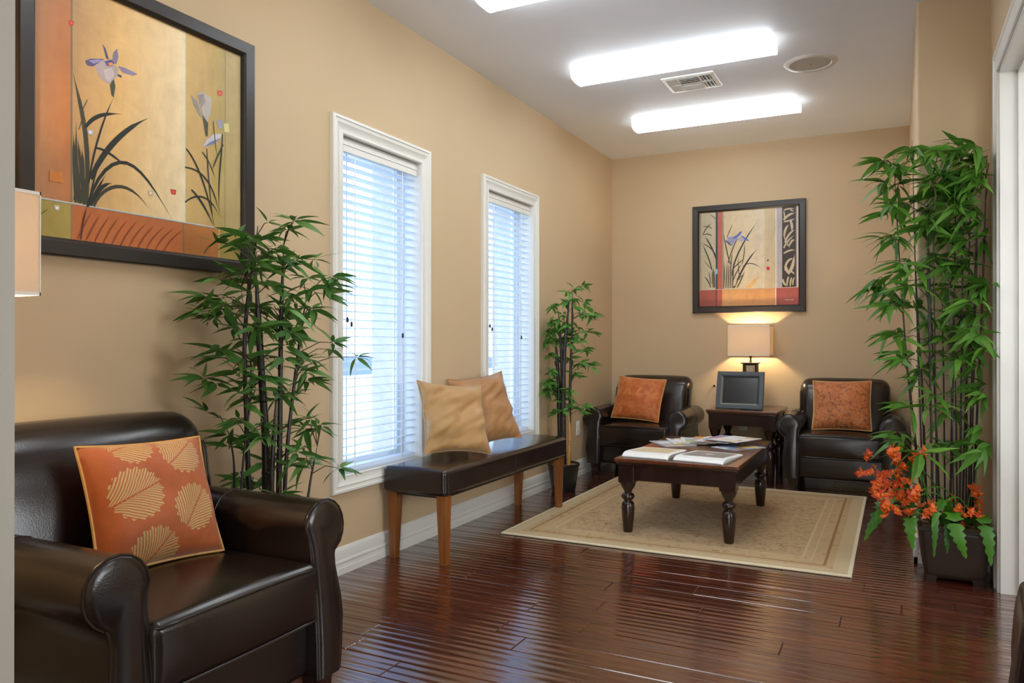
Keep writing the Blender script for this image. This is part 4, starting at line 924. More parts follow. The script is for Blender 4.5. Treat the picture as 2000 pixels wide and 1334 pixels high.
# ------------------------------------------------------------------ printed matter on the coffee table
def quad_sheet(name, geo, cols, mat, parent, smooth=40):
    """mesh with one colour per face"""
    o = mesh(name, geo[0], geo[1], mat, parent, None)
    me = o.data
    ca = me.color_attributes.new('Col', 'FLOAT_COLOR', 'CORNER')
    for p in me.polygons:
        c = cols[p.index]
        for li in p.loop_indices: ca.data[li].color = c
    return o
TZ = 0.4305
def catalogue(label, x, yv, rz, w, l, tk, col, panel, emblem):
    t = thing('catalogue', label, 'magazine', (x, yv, TZ), rz, 'thick catalogues at the near edge of the coffee table')
    # page block, bowed cover rounding down at the near edge
    def cov(off):
        pts = []
        for i in range(15):
            v = i / 14
            yy = -l / 2 + l * v
            z = tk * (1 - max(0, 1 - v / 0.16) ** 2.2 * 0.8) * (1 - 0.45 * max(0, (v - 0.3) / 0.7))
            pts.append((yy, z + off))
        return pts
    top = cov(0.0); bot = [(p[0], 0.0) for p in top]
    mesh('page_block', *prism([(p[0] + 0.004, max(0.0004, p[1] - 0.0016)) for p in top] + [(l / 2, 0.0002), (-l / 2 + 0.006, 0.0002)], lambda p: (-w / 2 + 0.003, p[0], p[1]), lambda p: (w / 2 - 0.008, p[0], p[1])), M['pages'], t, 40)
    xs = [-w / 2, -w / 2 + 0.018, -0.030, 0.030, w / 2 - 0.022, w / 2 - 0.006, w / 2]
    V = []; F = []; C = []
    droop = [0, 0, 0, 0, 0, -0.002, -0.006]
    for (yy, z) in top:
        for k, xx in enumerate(xs): V.append((xx, yy, max(0.001, z + 0.0012 + droop[k])))
    n = len(xs)
    for i in range(len(top) - 1):
        for k in range(n - 1):
            F.append((i * n + k, i * n + k + 1, (i + 1) * n + k + 1, (i + 1) * n + k))
            inp = 3 <= i <= 12 and 1 <= k <= 3
            C.append(panel if inp else col)
    b = len(V)
    quad_sheet('cover', (V, F), C, M['paper'], t)
    if emblem:
        zz = tk * 0.90 + 0.0016
        def e(pts): return prism(pts, lambda p: (p[0], p[1], zz + 0.0008 - (p[1] - 0.02) * 0.02), lambda p: (p[0], p[1], zz + 0.0014 - (p[1] - 0.02) * 0.02))
        mesh('emblem', *join(e([(-0.042, 0.0), (0, -0.008), (0.042, 0.0), (0, 0.006)]), e([(-0.012, 0.004), (0, 0.034), (0.012, 0.004), (0, -0.03)]), e([(-0.026, 0.012), (0, 0.006), (0.026, 0.012), (0, 0.02)])), M['plate'], t)
    return t
catalogue('thick white catalogue with a tan cover panel on the near corner of the coffee table', 1.065, 4.285, math.radians(-3), 0.265, 0.36, 0.026, rgb(228, 228, 224), rgb(206, 188, 150), False)
catalogue('thick white catalogue with a grey panel and small white emblem on the coffee table', 1.375, 4.265, math.radians(-7), 0.275, 0.36, 0.024, rgb(230, 230, 228), rgb(140, 134, 128), True)
def magazine(label, x, yv, z, rz, w, l, sd, pal, base):
    r = random.Random(sd)
    t = thing('magazine', label, 'magazine', (x, yv, z), rz, 'magazines fanned out on the coffee table')
    tk = 0.0032
    mesh('page_block', *rbox(w - 0.004, l - 0.004, tk, 0.001, 1, 1, (0, 0, tk / 2)), M['pages'], t)
    nx, ny = 8, 10
    V = []; F = []; C = []
    for j in range(ny + 1):
        for i in range(nx + 1):
            u, v = i / nx, j / ny
            curl = 0.003 * max(0, u - 0.75) ** 2 * 8 * v
            V.append((-w / 2 + w * u, -l / 2 + l * v, tk + 0.0006 + curl))
    blocks = []
    for b in range(13):
        i0, j0 = r.randrange(nx - 1), r.randrange(ny - 1)
        blocks.append((i0, i0 + r.randint(1, 4), j0, j0 + r.randint(1, 4), pal[r.randrange(len(pal))]))
    for j in range(ny):
        for i in range(nx):
            a = j * (nx + 1) + i
            F.append((a, a + 1, a + nx + 2, a + nx + 1))
            c = base
            if 0 < i < nx - 1 or r.random() < 0.3:
                for (a0, a1, b0, b1, cc) in blocks:
                    if a0 <= i < a1 and b0 <= j < b1: c = cc
            k = r.uniform(0.9, 1.05)
            C.append((c[0] * k, c[1] * k, c[2] * k, 1))
    quad_sheet('cover', (V, F), C, M['paper'], t)
Wt = rgb(226, 228, 232); Gy = rgb(168, 172, 176); Bl = rgb(140, 168, 206); Gn = rgb(176, 190, 122); Or = rgb(224, 140, 40); Yl = rgb(236, 196, 90); Rd = rgb(190, 40, 32); Br = rgb(166, 116, 66); Pk = rgb(206, 170, 160); Tn = rgb(214, 190, 150); Dk = rgb(90, 84, 80)
magazine('pale grey magazine at the window end of the fan', 1.03, 4.80, TZ, math.radians(38), 0.21, 0.28, 1, [Gy, Gy, Wt, Tn], Gy)
magazine('white magazine with grey photographs second in the fan', 1.09, 4.90, TZ + 0.006, math.radians(26), 0.21, 0.28, 2, [Gy, Tn, Wt, Dk], Wt)
magazine('magazine with a pale green corner third in the fan', 1.16, 4.93, TZ + 0.012, math.radians(16), 0.21, 0.28, 3, [Gn, Gn, Tn, Gy], Wt)
magazine('magazine with tan and pink pictures in the middle of the fan', 1.23, 4.95, TZ + 0.018, math.radians(6), 0.21, 0.28, 4, [Tn, Pk, Or, Wt, Br], Gy)
magazine('magazine with brown and pink food pictures past the middle of the fan', 1.29, 4.92, TZ + 0.024, math.radians(-4), 0.21, 0.28, 5, [Pk, Br, Wt, Yl, Gy], Wt)
magazine('magazine with a red and orange picture near the end of the fan', 1.34, 4.96, TZ + 0.030, math.radians(-13), 0.21, 0.28, 6, [Or, Rd, Yl, Br, Tn], Bl)
magazine('magazine with yellow dishes on its cover next to last in the fan', 1.40, 4.90, TZ + 0.036, math.radians(-24), 0.21, 0.28, 7, [Yl, Tn, Br, Wt, Or], Wt)
magazine('blue edged magazine with brown and yellow pictures at the wall end of the fan', 1.44, 4.80, TZ, math.radians(-34), 0.20, 0.27, 9, [Br, Yl, Tn, Wt], Bl)

# ------------------------------------------------------------------ lamps
def box_shade(parent, w, d, h, z0):
    tk = 0.003
    V, F = [], []
    o = [(-w / 2, -d / 2), (w / 2, -d / 2), (w / 2, d / 2), (-w / 2, d / 2)]
    i_ = [(-w / 2 + tk, -d / 2 + tk), (w / 2 - tk, -d / 2 + tk), (w / 2 - tk, d / 2 - tk), (-w / 2 + tk, d / 2 - tk)]
    for z in (z0, z0 + h): V += [(x, y, z) for x, y in o] + [(x, y, z) for x, y in i_]
    for k in range(4):
        n = (k + 1) % 4
        F += [(k, n, 8 + n, 8 + k), (4 + n, 4 + k, 12 + k, 12 + n), (k, 4 + k, 4 + n, n), (8 + k, 8 + n, 12 + n, 12 + k)]
    s = mesh('shade', V, F, M['shade'], parent)
    for z in (z0, z0 + h):
        rr = [(-w / 2, -d / 2, z), (w / 2, -d / 2, z), (w / 2, d / 2, z), (-w / 2, d / 2, z)]
        for k in range(4):
            a, b = Vector(rr[k]), Vector(rr[(k + 1) % 4])
            lo = Vector((min(a.x, b.x) - 0.0016, min(a.y, b.y) - 0.0016, z - 0.004)); hi = Vector((max(a.x, b.x) + 0.0016, max(a.y, b.y) + 0.0016, z + 0.004))
            mesh('shade_trim', *box(lo.x, hi.x, lo.y, hi.y, lo.z, hi.z), M['shade_trim'], s)
    for k in range(4):
        a = Vector((o[k][0], o[k][1], 0))
        mesh('shade_trim', *box(a.x - 0.0016, a.x + 0.0016, a.y - 0.0016, a.y + 0.0016, z0, z0 + h), M['shade_trim'], s)
    zb = z0 + h * 0.5
    mesh('spider', *join(tube([(-w / 2 + tk, 0, z0 + 0.02), (w / 2 - tk, 0, z0 + 0.02)], 0.002, 6), tube([(0, -d / 2 + tk, z0 + 0.02), (0, d / 2 - tk, z0 + 0.02)], 0.002, 6)), M['brass'], parent)
    return s
def bulb(parent, z, power):
    mesh('socket', *lathe([(0.008, z - 0.075), (0.016, z - 0.07), (0.016, z - 0.035), (0.012, z - 0.03)], 14), M['brass'], parent, 40)
    mesh('bulb', *lathe([(0.012, z - 0.03), (0.014, z - 0.02), (0.024, z + 0.004), (0.026, z + 0.018), (0.02, z + 0.034), (0.006, z + 0.043), (0.0005, z + 0.044)], 14), M['bulb'], parent, 60)
tl_ = thing('table_lamp', 'lit table lamp with a white box shade on the end table', 'lamp', (1.236, 6.468, 0.558), 0)
mesh('base', *rbox(0.17, 0.13, 0.02, 0.004, 2, 1, (0, 0, 0.01)), M['brass'], tl_, 40)
mesh('core', *rbox(0.05, 0.05, 0.325, 0.004, 2, 1, (0, 0, 0.182)), M['stone'], tl_, 40)
for sx in (-1, 1):
    for sy in (-1, 1): mesh('post', *cbox(sx * 0.047 - 0.010, sx * 0.047 + 0.010, sy * 0.030 - 0.009, sy * 0.030 + 0.009, 0.018, 0.345, 0.002), M['brass'], tl_)
mesh('cap', *join(rbox(0.142, 0.11, 0.010, 0.003, 2, 1, (0, 0, 0.350)), rbox(0.10, 0.075, 0.012, 0.003, 2, 1, (0, 0, 0.340))), M['brass'], tl_, 40)
mesh('neck', *lathe([(0.014, 0.354), (0.012, 0.362), (0.008, 0.368), (0.008, 0.40), (0.011, 0.404), (0.011, 0.43), (0.007, 0.435), (0.007, 0.465)], 14), M['brass'], tl_, 40)
box_shade(tl_, 0.325, 0.20, 0.242, 0.415)
bulb(tl_, 0.525, LAMP)
tag(mesh('power_cord', *tube(spline([(1.165, 6.50, 0.5625), (1.15, 6.55, 0.5645), (1.145, 6.5685, 0.556), (1.145, 6.5710, 0.48), (1.157, 6.570, 0.43)], 6), 0.003, 6), M['plate'], None, 60), 'thin white lamp cord running down behind the end table to the wall outlet', 'cord')
fl_ = thing('floor_lamp', 'lit lamp with a warm linen box shade at the edge of the foreground chair', 'lamp', (0.30, 0.985, 0), PI / 2)
mesh('base', *rbox(0.17, 0.20, 0.022, 0.006, 3, 1, (0, 0, 0.011)), M['brass'], fl_, 40)
mesh('pole', *lathe([(0.02, 0.02), (0.012, 0.04), (0.009, 0.06), (0.009, 1.20), (0.012, 1.205), (0.012, 1.24), (0.008, 1.25)], 14), M['brass'], fl_, 40)
box_shade(fl_, 0.36, 0.20, 0.25, 1.193)
bulb(fl_, 1.31, LAMP * 0.9)

# ------------------------------------------------------------------ digital picture frame
dp = thing('digital_picture_frame', 'dark grey digital picture frame with a blank screen on the end table', 'picture frame', (1.222, 6.03, 0.559), math.radians(-1))
tilt = math.radians(-17)
def tl2(g): return move(g, (0, 0, 0.001), (tilt, 0, 0))
w_, h_ = 0.355, 0.298
PF = [(0, 0), (0, 0.020), (0.004, 0.024), (0.030, 0.024), (0.033, 0.022), (0.033, 0)]
for k, g in mould(-w_ / 2, w_ / 2, 0, h_, PF, lambda a, b, n: (a, -n, b)).items(): mesh('bezel', *tl2(g), M['graphite'], dp, 30)
PF2 = [(0.033, 0.004), (0.033, 0.022), (0.036, 0.0215), (0.047, 0.010), (0.047, 0.004)]
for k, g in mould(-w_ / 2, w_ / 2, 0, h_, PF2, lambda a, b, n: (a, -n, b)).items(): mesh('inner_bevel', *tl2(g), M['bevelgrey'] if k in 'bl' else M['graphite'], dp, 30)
mesh('screen', *tl2(box(-w_ / 2 + 0.044, w_ / 2 - 0.044, -0.009, -0.004, 0.044, h_ - 0.044)), M['screen'], dp)
mesh('back_cover', *tl2(rbox(w_ - 0.03, 0.02, h_ - 0.03, 0.006, 2, 1, (0, 0.008, h_ / 2))), M['dark'], dp, 40)
mesh('stand', *join(tube([(0, 0.075, 0.225), (0, 0.118, 0.004)], 0.006, 8), box(-0.03, 0.03, 0.106, 0.126, 0, 0.006)), M['dark'], dp)

# ------------------------------------------------------------------ pictures
def art(name_label, loc, rz, panels, shapes, strokes=()):
    t = thing('framed_picture', name_label, 'picture', loc, rz, 'square framed iris pictures')
    FPf = [(0, 0), (0, 0.028), (0.004, 0.032), (0.044, 0.030), (0.050, 0.026), (0.056, 0.016), (0.056, 0)]
    for k, g in mould(-0.457, 0.457, -0.457, 0.457, FPf, lambda a, b, n: (a, -n, b)).items(): mesh('frame_rail', *g, M['black'], t, 30)
    mesh('backing', *box(-0.44, 0.44, -0.006, -0.001, -0.44, 0.44), M['dark'], t)
    V, F, C = [], [], []
    lay = [0]
    def quad(pts, cs):
        b = len(V); y = -0.0085 - 0.00002 * lay[0]; lay[0] += 1
        for p in pts: V.append((p[0], y, p[1]))
        F.append(tuple(range(b, b + len(pts)))); C.append(cs)
    for (x0, x1, z0, z1, cl, cr) in panels:
        quad([(x0, z0), (x1, z0), (x1, z1), (x0, z1)], [cl, cr, cr, cl])
    for (k, pts, w, c) in shapes:
        c = rgb(*c)
        if k == 'p':
            quad(pts, [c] * len(pts))
        else:
            q = bez([Vector((p[0], p[1], 0)) for p in pts], 12)
            L_, R_ = [], []
            for i, p in enumerate(q):
                tn = (q[min(i + 1, 12)] - q[max(i - 1, 0)])
                tn = tn.normalized() if tn.length > 0 else Vector((1, 0, 0))
                nr = Vector((-tn.y, tn.x, 0))
                u = i / 12
                ww = w / 2 * (0.35 + 0.65 * math.sin(PI * min(1, 0.18 + u * 0.82))) * (1 if u < 0.75 else max(0.06, (1 - u) / 0.25))
                L_.append(p + nr * ww); R_.append(p - nr * ww)
            b = len(V); y = -0.0085 - 0.00002 * lay[0]; lay[0] += 1
            for a, d in zip(L_, R_): V.append((a.x, y, a.y)); V.append((d.x, y, d.y))
            for i in range(12):
                F.append((b + 2 * i, b + 2 * i + 1, b + 2 * i + 3, b + 2 * i + 2)); C.append([c] * 4)
    me = bpy.data.meshes.new('print'); me.from_pydata(V, [], F); me.update()
    ca = me.color_attributes.new('Col', 'FLOAT_COLOR', 'CORNER')
    for p in me.polygons:
        flip = p.normal.y > 0
        for j, li in enumerate(p.loop_indices): ca.data[li].color = C[p.index][j]
    me.materials.append(M['canvas'])
    bm = bmesh.new(); bm.from_mesh(me)
    bmesh.ops.reverse_faces(bm, faces=[f for f in bm.faces if f.normal.y > 0]); bm.to_mesh(me); bm.free()
    o = bpy.data.objects.new('print', me); COL.objects.link(o); o.parent = t
    return t
def P_(x0, x1, z0, z1, a, b=None): return (x0, x1, z0, z1, rgb(*a), rgb(*(b or a)))
LP = [P_(-.41, -.283, -.288, .41, (176, 128, 88), (190, 120, 66)), P_(-.283, -.12, -.288, .41, (184, 146, 98), (226, 184, 118)), P_(-.12, .14, -.288, .41, (226, 184, 118), (238, 216, 172)),
      P_(.14, .26, -.288, .41, (208, 172, 108), (192, 160, 100)), P_(.26, .325, -.288, .41, (186, 158, 88), (178, 156, 98)), P_(.325, .41, -.288, .41, (180, 160, 104), (190, 168, 118)),
      P_(-.287, -.281, -.288, .41, (120, 112, 92)), P_(.136, .143, -.288, .41, (222, 216, 188)), P_(.323, .327, -.288, .41, (150, 134, 84)),
      P_(-.41, -.283, -.41, -.288, (156, 140, 62), (176, 154, 76)), P_(-.283, .134, -.41, -.288, (192, 108, 52), (186, 106, 54)), P_(.134, .296, -.41, -.288, (180, 112, 52), (188, 122, 62)), P_(.296, .41, -.41, -.288, (164, 142, 66), (172, 150, 80)),
      P_(-.286, -.281, -.41, -.288, (130, 122, 104)), P_(.131, .136, -.41, -.288, (112, 116, 104)), P_(.294, .298, -.41, -.288, (206, 186, 140)),
      P_(-.41, .41, -.2895, -.2855, (196, 200, 196)), P_(-.41, .41, -.2915, -.2895, (110, 112, 104))]
BPn = [P_(-.41, -.386, -.258, .41, (150, 136, 118)), P_(-.386, -.264, -.258, .41, (178, 164, 134), (186, 178, 152)), P_(-.264, -.246, -.258, .41, (66, 74, 78)), P_(-.246, -.21, -.41, .41, (184, 96, 78)),
       P_(-.21, -.196, -.258, .41, (150, 142, 122)), P_(-.196, 0.0, -.258, .41, (206, 184, 146), (216, 196, 160)), P_(0, .135, -.258, .41, (216, 196, 160), (214, 198, 170)), P_(.135, .22, -.258, .41, (204, 182, 144), (196, 174, 138)),
       P_(.22, .232, -.258, .41, (216, 202, 180)), P_(.232, .274, -.258, .41, (176, 168, 168)), P_(.274, .379, -.258, .41, (62, 50, 46)), P_(.379, .386, -.258, .41, (120, 112, 110)), P_(.386, .41, -.258, .41, (206, 190, 178)),
       P_(-.41, -.264, -.41, -.258, (148, 78, 68), (158, 82, 70)), P_(-.264, -.256, -.41, -.258, (70, 70, 74)), P_(-.256, -.246, -.41, -.258, (164, 82, 70)), P_(-.246, -.21, -.41, -.258, (182, 90, 72)), P_(-.21, .22, -.41, -.258, (210, 156, 102), (202, 144, 90)), P_(.22, .228, -.41, -.258, (226, 204, 172)), P_(.228, .41, -.41, -.258, (158, 80, 70), (172, 86, 76)),
       P_(-.41, .22, -.2605, -.2565, (180, 184, 180)), P_(.22, .41, -.2605, -.2565, (216, 190, 180))]
art('large iris picture in a black frame above the foreground armchair', (0.001, 1.785, 1.795), PI / 2, LP, ART_L)
art('iris picture with red band and carved column pattern on the back wall above the lamp', (1.195, D - 0.001, 1.787), 0, BPn, ART_B)
# ------------------------------------------------------------------ plants
def leaf_geo(w, bend, seg=5, fold=0.12, base=0.12):
    """unit-length leaf along +X, pointed, folded on its midrib and drooping"""
    V, F = [], []
    for i in range(seg + 1):
        u = i / seg
        ww = w / 2 * (math.sin(PI * min(1, (u * (1 - base) + base) ** 0.75)) if 0 < i < seg else 0.04)
        z = -bend * u * u
        V += [(u, -ww, z + fold * ww), (u, 0, z), (u, ww, z + fold * ww)]
    for i in range(seg):
        a = i * 3
        F += [(a, a + 3, a + 4, a + 1), (a + 1, a + 4, a + 5, a + 2)]
    return V, F
def leaf_mesh(mat, w, bend):
    me = bpy.data.meshes.new('leaf')
    V, F = leaf_geo(w, bend)
    me.from_pydata(V, [], F); me.shade_smooth(); me.materials.append(mat)
    return me
def place(me, name, parent, pos, dirn, ln, roll=0.0):
    d = Vector(dirn).normalized()
    side = Vector((0, 0, 1)).cross(d)
    side = side.normalized() if side.length > 1e-4 else Vector((0, 1, 0))
    up = d.cross(side)
    R = Matrix((d, side, up)).transposed() @ Matrix.Rotation(roll, 3, 'X')
    o = bpy.data.objects.new(name, me)
    COL.objects.link(o); o.parent = parent
    o.location = pos; o.rotation_euler = R.to_euler(); o.scale = (ln, ln, ln)
    return o
def leaf_into(V, F, w, bend, pos, dirn, ln, roll):
    d = Vector(dirn).normalized(); side = Vector((0, 0, 1)).cross(d)
    side = side.normalized() if side.length > 1e-4 else Vector((0, 1, 0))
    R = (Matrix((d, side, d.cross(side))).transposed() @ Matrix.Rotation(roll, 3, 'X')) * ln
    v, f = leaf_geo(w, bend)
    b = len(V)
    V += [R @ Vector(p) + Vector(pos) for p in v]; F += [tuple(i + b for i in q) for q in f]
def foliage(root, clusters, canes, sd, mat, ln, w, nmin, nmax, base, maxparts=300, updown=(-0.5, 0.75), clamp=None, droop=0.25):
    """clusters: world points; leaves fan out from the end of a twig that springs from the nearest cane"""
    r = random.Random(sd)
    meshes = [leaf_mesh(mat, w * k, b) for k, b in ((0.8, droop * 0.4), (1.0, droop), (1.15, droop * 1.6), (0.9, droop * 2.0))]
    tw = []
    items = []
    samples = []
    for c in canes:
        s = spline(c, 10)
        samples += s
    for c in clusters:
        c = Vector(c)
        best = min(samples, key=lambda q: (q - c).length + (0.25 if q.z > c.z - 0.02 else 0))
        mid = best.lerp(c, 0.55) + Vector((r.uniform(-.01, .01), r.uniform(-.01, .01), 0.02))
        tw.append(tube([best, mid, c], [0.0022, 0.0018, 0.0012], 5))
        out = (c - best); out.z = 0
        n = r.randint(nmin, nmax)
        a0 = r.uniform(0, 2 * PI)
        for i in range(n):
            a = a0 + 2 * PI * i / n + r.uniform(-0.5, 0.5)
            d = Vector((math.cos(a), math.sin(a), r.uniform(*updown)))
            if out.length > 0.03: d += out.normalized() * 0.7
            L = ln * r.uniform(0.65, 1.25)
            tip = c + d.normalized() * L
            if clamp and not clamp(tip):
                d.x *= -1 if clamp(c + Vector((-d.x, d.y, d.z)).normalized() * L) else 1
                tip = c + d.normalized() * L
                if not clamp(tip):
                    d.y *= -1; tip = c + d.normalized() * L
                    if not clamp(tip): continue
            items.append((c + d.normalized() * 0.006, d, L, r.uniform(-0.9, 0.9), r.randrange(4)))
    V, F = join(*tw)
    mesh('twigs', [v - base for v in V], F, M['twig'], root, 60)['kind'] = 'stuff'
    r.shuffle(items)
    for (p, d, L, ro, k) in items[:maxparts]:
        place(meshes[k], 'leaf', root, p - base, d, L, ro)
    if len(items) > maxparts:
        V, F = [], []
        for (p, d, L, ro, k) in items[maxparts:]:
            leaf_into(V, F, w, droop, p - base, d, L, ro)
        o = mesh('foliage', V, F, mat, root, 60); o['kind'] = 'stuff'
def cane(root, pts, r, mat, base, nodes=0.14):
    s = spline(pts, 8)
    V, F = tube([p - base for p in s], [r * (1.0 - 0.45 * i / (len(s) - 1)) * (1 if i < len(s) - 5 else 0.25 + 0.15 * (len(s) - 1 - i)) for i in range(len(s))], 8)
    g = [(V, F)]
    acc = 0
    for i in range(1, len(s) - 6):
        acc += (s[i] - s[i - 1]).length
        if acc > nodes:
            acc = 0
            t = (s[i + 1] - s[i - 1]).normalized() * 0.004
            q = r * (1.0 - 0.45 * i / (len(s) - 1)) * 1.18
            g.append(tube([s[i] - base - t, s[i] - base, s[i] - base + t], [q * 0.85, q, q * 0.85], 8))
    mesh('cane', *join(*g), mat, root, 50)

rp = random.Random(21)
# bamboo beside the foreground chair
b = Vector((0.25, 2.13, 0))
pt = thing('potted_bamboo', 'bright green bamboo on dark canes between the foreground chair and the nearer window', 'plant', b)
mesh('pot', *lathe([(0.10, 0.0), (0.115, 0.02), (0.135, 0.22), (0.142, 0.26), (0.136, 0.265), (0.128, 0.26), (0.124, 0.235)], 24, False), M['pot_black'], pt, 40)
mesh('soil', *lathe([(0.001, 0.238), (0.07, 0.242), (0.126, 0.232)], 20, False), M['soil'], pt, 60)
cs = []
for pts, r_ in LCANE:
    dx = rp.uniform(-0.06, 0.06)
    q = [Vector((0.25 + dx, y, z)) for y, z in pts]
    q = [Vector((0.25 + dx * 0.6, 2.13 + (q[0].y - 2.13) * 0.55, 0.22))] + q
    cs.append(q); cane(pt, q, r_, M['cane'], b, 0.11)
cl = [Vector((max(0.06, 0.25 + rp.uniform(-0.13, 0.13)), y, z)) for y, z in LC]
cl += [Vector((max(0.06, 0.25 + rp.uniform(-0.13, 0.13)), y + rp.uniform(-0.045, 0.045), z + rp.uniform(-0.05, 0.04))) for y, z in LC + LC[::3]]
foliage(pt, cl, cs, 5, M['leaf'], 0.095, 0.225, 5, 8, b, 300, (-0.5, 0.7), lambda p: p.x > 0.02 and not (p.z < 0.62 and p.y < 1.86) and not (p.z < 0.87 and p.y < 1.84 and p.x < 0.45))
# corner bamboo
b = Vector((0.15, 5.10, 0))
pt = thing('potted_bamboo', 'slim green bamboo in a black pot in the corner beyond the bench', 'plant', b)
mesh('pot', *lathe([(0.080, 0.0), (0.086, 0.01), (0.112, 0.185), (0.118, 0.19), (0.118, 0.205), (0.110, 0.205), (0.106, 0.19)], 24, False), M['pot_black'], pt, 40)
mesh('soil', *lathe([(0.001, 0.197), (0.06, 0.2), (0.108, 0.19)], 20, False), M['soil'], pt, 60)
cs = []
for i, (pts, r_) in enumerate(CCANE):
    dy = rp.uniform(-0.035, 0.035)
    q = [Vector((min(0.215, max(0.075, x + 0.025 + (x - 0.12) * 0)), 5.10 + dy, z)) for x, z in pts]
    q[0].x = 0.15 + max(-0.05, min(0.05, q[0].x - 0.15)); q[0].z = 0.185
    cs.append(q); cane(pt, q, r_, M['cane_tan'] if i == 3 else M['cane'], b, 0.16)
cl = [Vector((max(0.05, x + 0.02), 5.10 + rp.uniform(-0.11, 0.11), z)) for x, z in CC]
cl += [Vector((max(0.05, x + rp.uniform(-0.04, 0.05)), 5.10 + rp.uniform(-0.11, 0.11), z + rp.uniform(-0.05, 0.03))) for x, z in CC]
foliage(pt, cl, cs, 9, M['leaf3'], 0.072, 0.38, 5, 8, b, 300, (-0.6, 0.7), lambda p: p.x > 0.03, 0.35)
# tall black bamboo with orange flowers in the right-hand niche
b = Vector((2.535, 4.03, 0))
pt = thing('bamboo_planter', 'tall black bamboo with orange flowers and ferns in a square brown planter', 'plant', b)
def planter(p):
    x, y, z = p; k = (z + 0.117) / 0.234
    s = 0.80 + 0.20 * math.sin(min(1, max(0, k)) * PI / 2)
    return (x * s, y * s, z)
mesh('planter', *rbox(0.285, 0.285, 0.234, 0.03, 4, 4, (0, 0, 0.129), planter), M['pot_brown'], pt, 50)
mesh('planter_rim', *join(*mould(-0.146, 0.146, -0.146, 0.146, [(0, 0), (0, 0.014), (0.014, 0.014), (0.014, 0)], lambda a, c, n: (a, c, 0.232 + n)).values()), M['pot_brown'], pt)
mesh('soil', *rbox(0.262, 0.262, 0.02, 0.008, 2, 2, (0, 0, 0.236)), M['soil'], pt, 50)
for sx in (-1, 1):
    for sy in (-1, 1): mesh('foot', *loft_sq([(0.018, 0.018, 0, sx * 0.09, sy * 0.09), (0.024, 0.024, 0.03, sx * 0.09, sy * 0.09)]), M['pot_brown'], pt)
cs = []
for pts, r_ in RCANE:
    dy = rp.uniform(-0.09, 0.09)
    q = [Vector((x, 4.03 + dy, z)) for x, z in pts]
    q[0].x = 2.535 + max(-0.115, min(0.115, q[0].x - 2.535)); q[0].z = 0.24
    for i in range(1, len(q)): q[i].x = min(q[i].x, 2.675)
    cs.append(q); cane(pt, q, r_ * 0.68, M['cane'], b, 0.17)
cl = [Vector((min(x, 2.665), min(4.15, max(3.82, 4.02 + rp.uniform(-0.16, 0.14))), z)) for x, z in RC]
cl += [Vector((min(x + rp.uniform(-0.04, 0.04), 2.665), 4.02 + rp.uniform(-0.16, 0.10), z + rp.uniform(-0.05, 0.04))) for x, z in RC[:62:2]]
cl += [Vector((2.60, 3.62, 1.11)), Vector((2.62, 3.66, 1.14)), Vector((2.63, 3.74, 0.62)), Vector((2.40, 3.70, 0.60))]
okr = lambda p: p.y < 4.15 and (p.x < 2.655 or (p.y < 3.8 and p.x < 2.68)) and not (p.x < 2.38 and p.y > 5.7)
foliage(pt, cl, cs, 14, M['leaf2'], 0.135, 0.19, 6, 10, b, 300, (-0.75, 0.5), okr, 0.35)
# flowers
def flower_geo():
    V, F = [], []
    for i in range(5):
        a = 2 * PI * i / 5
        d = Vector((math.cos(a), math.sin(a), 0.55))
        leaf_into(V, F, 0.55 + 0.2 * (i % 2), 0.1 + 0.25 * (i % 3), Vector((0, 0, 0)), d, 0.034 if i % 2 else 0.027, 0.5 * (i % 3) - 0.4)
    return V, F
fme = bpy.data.meshes.new('flower')
V, F = flower_geo(); fme.from_pydata(V, [], F); fme.shade_smooth(); fme.materials.append(M['petal'])
pme = bpy.data.meshes.new('flower_heart')
V, F = lathe([(0.002, 0), (0.0035, 0.004), (0.0038, 0.012), (0.001, 0.016)], 6); pme.from_pydata(V, [], F); pme.materials.append(M['pistil'])
def flower(p):
    o = bpy.data.objects.new('flower', fme); COL.objects.link(o); o.parent = pt
    o.location = Vector(p) - b
    o.rotation_euler = (rp.uniform(0.2, 1.5), rp.uniform(-0.7, 0.7), rp.uniform(-1.2, 1.2))
    s = rp.uniform(0.65, 1.05); o.scale = (s, s, s)
    h = bpy.data.objects.new('flower_heart', pme); COL.objects.link(h); h.parent = o
for i, (stem, grp) in enumerate((((0.0), FC), ((1.0), FD))):
    pts = []
    for x, z in grp:
        for rep in range(3 if i == 0 else 2):
            pts.append(Vector((min(2.63, x + rp.uniform(-0.015, 0.015)), (3.74 if i == 0 else 3.93) + rp.uniform(-0.10, 0.10), z + rp.uniform(-0.015, 0.015))))
    for p in pts: flower(p)
    st = []
    n = 7 if i == 0 else 4
    pts.sort(key=lambda q: q.x)
    for k in range(n):
        tip = pts[int(k * (len(pts) - 1) / (n - 1))]
        root = Vector((2.45 + 0.03 * k if i == 0 else 2.50 + 0.04 * k, 3.96, 0.24))
        mid = root.lerp(tip, 0.45) + Vector((0, 0, 0.10))
        mesh('flower_stem', *tube([q - b for q in spline([root, mid, tip], 6)], [0.003] * 12 + [0.002], 6), M['fern'], pt, 60)
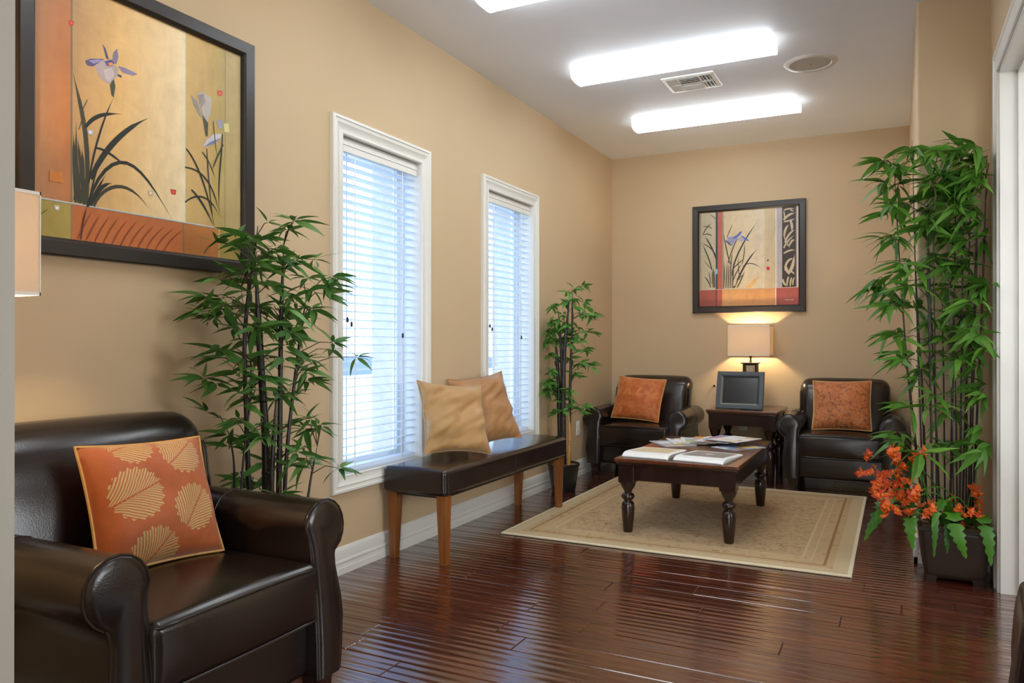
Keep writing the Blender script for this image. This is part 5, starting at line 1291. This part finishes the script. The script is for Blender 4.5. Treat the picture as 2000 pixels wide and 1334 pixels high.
# ferns hanging over the rim
def fern(root, pts, wid, teeth=7):
    s = spline(pts, teeth)
    V, F = [], []
    n = len(s)
    for i, p in enumerate(s):
        t = (s[min(i + 1, n - 1)] - s[max(0, i - 1)]).normalized()
        side = t.cross(Vector((0, 0, 1)))
        side = side.normalized() if side.length > 0.05 else Vector((1, 0, 0))
        if abs(t.z) > 0.8: side = Vector((1, 0.2, 0)).normalized()
        u = i / (n - 1)
        w = wid * (math.sin(PI * min(1, 0.12 + u * 0.88)) ** 0.7 + 0.03) * (1.0 if i % 2 == 0 else 0.62)
        up = side.cross(t) * 0.10 * w
        V += [p - side * w / 2 + up, p, p + side * w / 2 + up]
    for i in range(n - 1):
        a = i * 3
        F += [(a, a + 3, a + 4, a + 1), (a + 1, a + 4, a + 5, a + 2)]
    mesh('fern_leaf', [v - b for v in V], F, M['fern'], root, 70)
for (pts, wd) in (([(2.50, 3.93, 0.26), (2.52, 3.84, 0.33), (2.54, 3.78, 0.25), (2.57, 3.78, 0.15)], 0.075), ([(2.46, 3.93, 0.26), (2.46, 3.84, 0.34), (2.455, 3.79, 0.26), (2.45, 3.78, 0.14)], 0.035),
                  ([(2.44, 3.95, 0.26), (2.38, 3.86, 0.33), (2.36, 3.80, 0.27), (2.37, 3.79, 0.16)], 0.07), ([(2.43, 3.97, 0.26), (2.33, 3.88, 0.36), (2.27, 3.82, 0.35), (2.22, 3.80, 0.27)], 0.10),
                  ([(2.42, 4.00, 0.26), (2.30, 3.92, 0.35), (2.24, 3.86, 0.31), (2.21, 3.84, 0.22)], 0.10), ([(2.52, 3.95, 0.26), (2.50, 3.84, 0.38), (2.47, 3.76, 0.36), (2.44, 3.72, 0.28)], 0.05),
                  ([(2.60, 3.98, 0.26), (2.63, 3.90, 0.32), (2.655, 3.84, 0.25), (2.665, 3.82, 0.12)], 0.07),
                  ([(2.48, 3.93, 0.26), (2.50, 3.83, 0.30), (2.50, 3.79, 0.22), (2.50, 3.785, 0.16)], 0.028), ([(2.40, 4.02, 0.26), (2.30, 3.98, 0.31), (2.22, 3.95, 0.25), (2.17, 3.94, 0.14)], 0.06)):
    fern(pt, [Vector(p) for p in pts], wd)
# broad leaves rising from the flowers
for (p, d, L) in (((2.37, 3.76, 0.60), (-0.9, -0.3, 0.05), 0.15), ((2.37, 3.76, 0.60), (-0.75, -0.4, -0.55), 0.16), ((2.37, 3.76, 0.60), (-0.3, -0.5, -0.9), 0.13), ((2.37, 3.76, 0.60), (-0.8, -0.1, 0.4), 0.13), ((2.37, 3.76, 0.60), (0.3, -0.5, -0.9), 0.12)):
    place(leaf_mesh(M['fern'], 0.24, 0.3), 'broad_leaf', pt, Vector(p) - b, d, L, 0.3)
mesh('flower_stem', *tube([q - b for q in spline([Vector((2.45, 3.95, 0.25)), Vector((2.42, 3.84, 0.42)), Vector((2.37, 3.76, 0.60))], 6)], 0.004, 6), M['fern'], pt, 60)
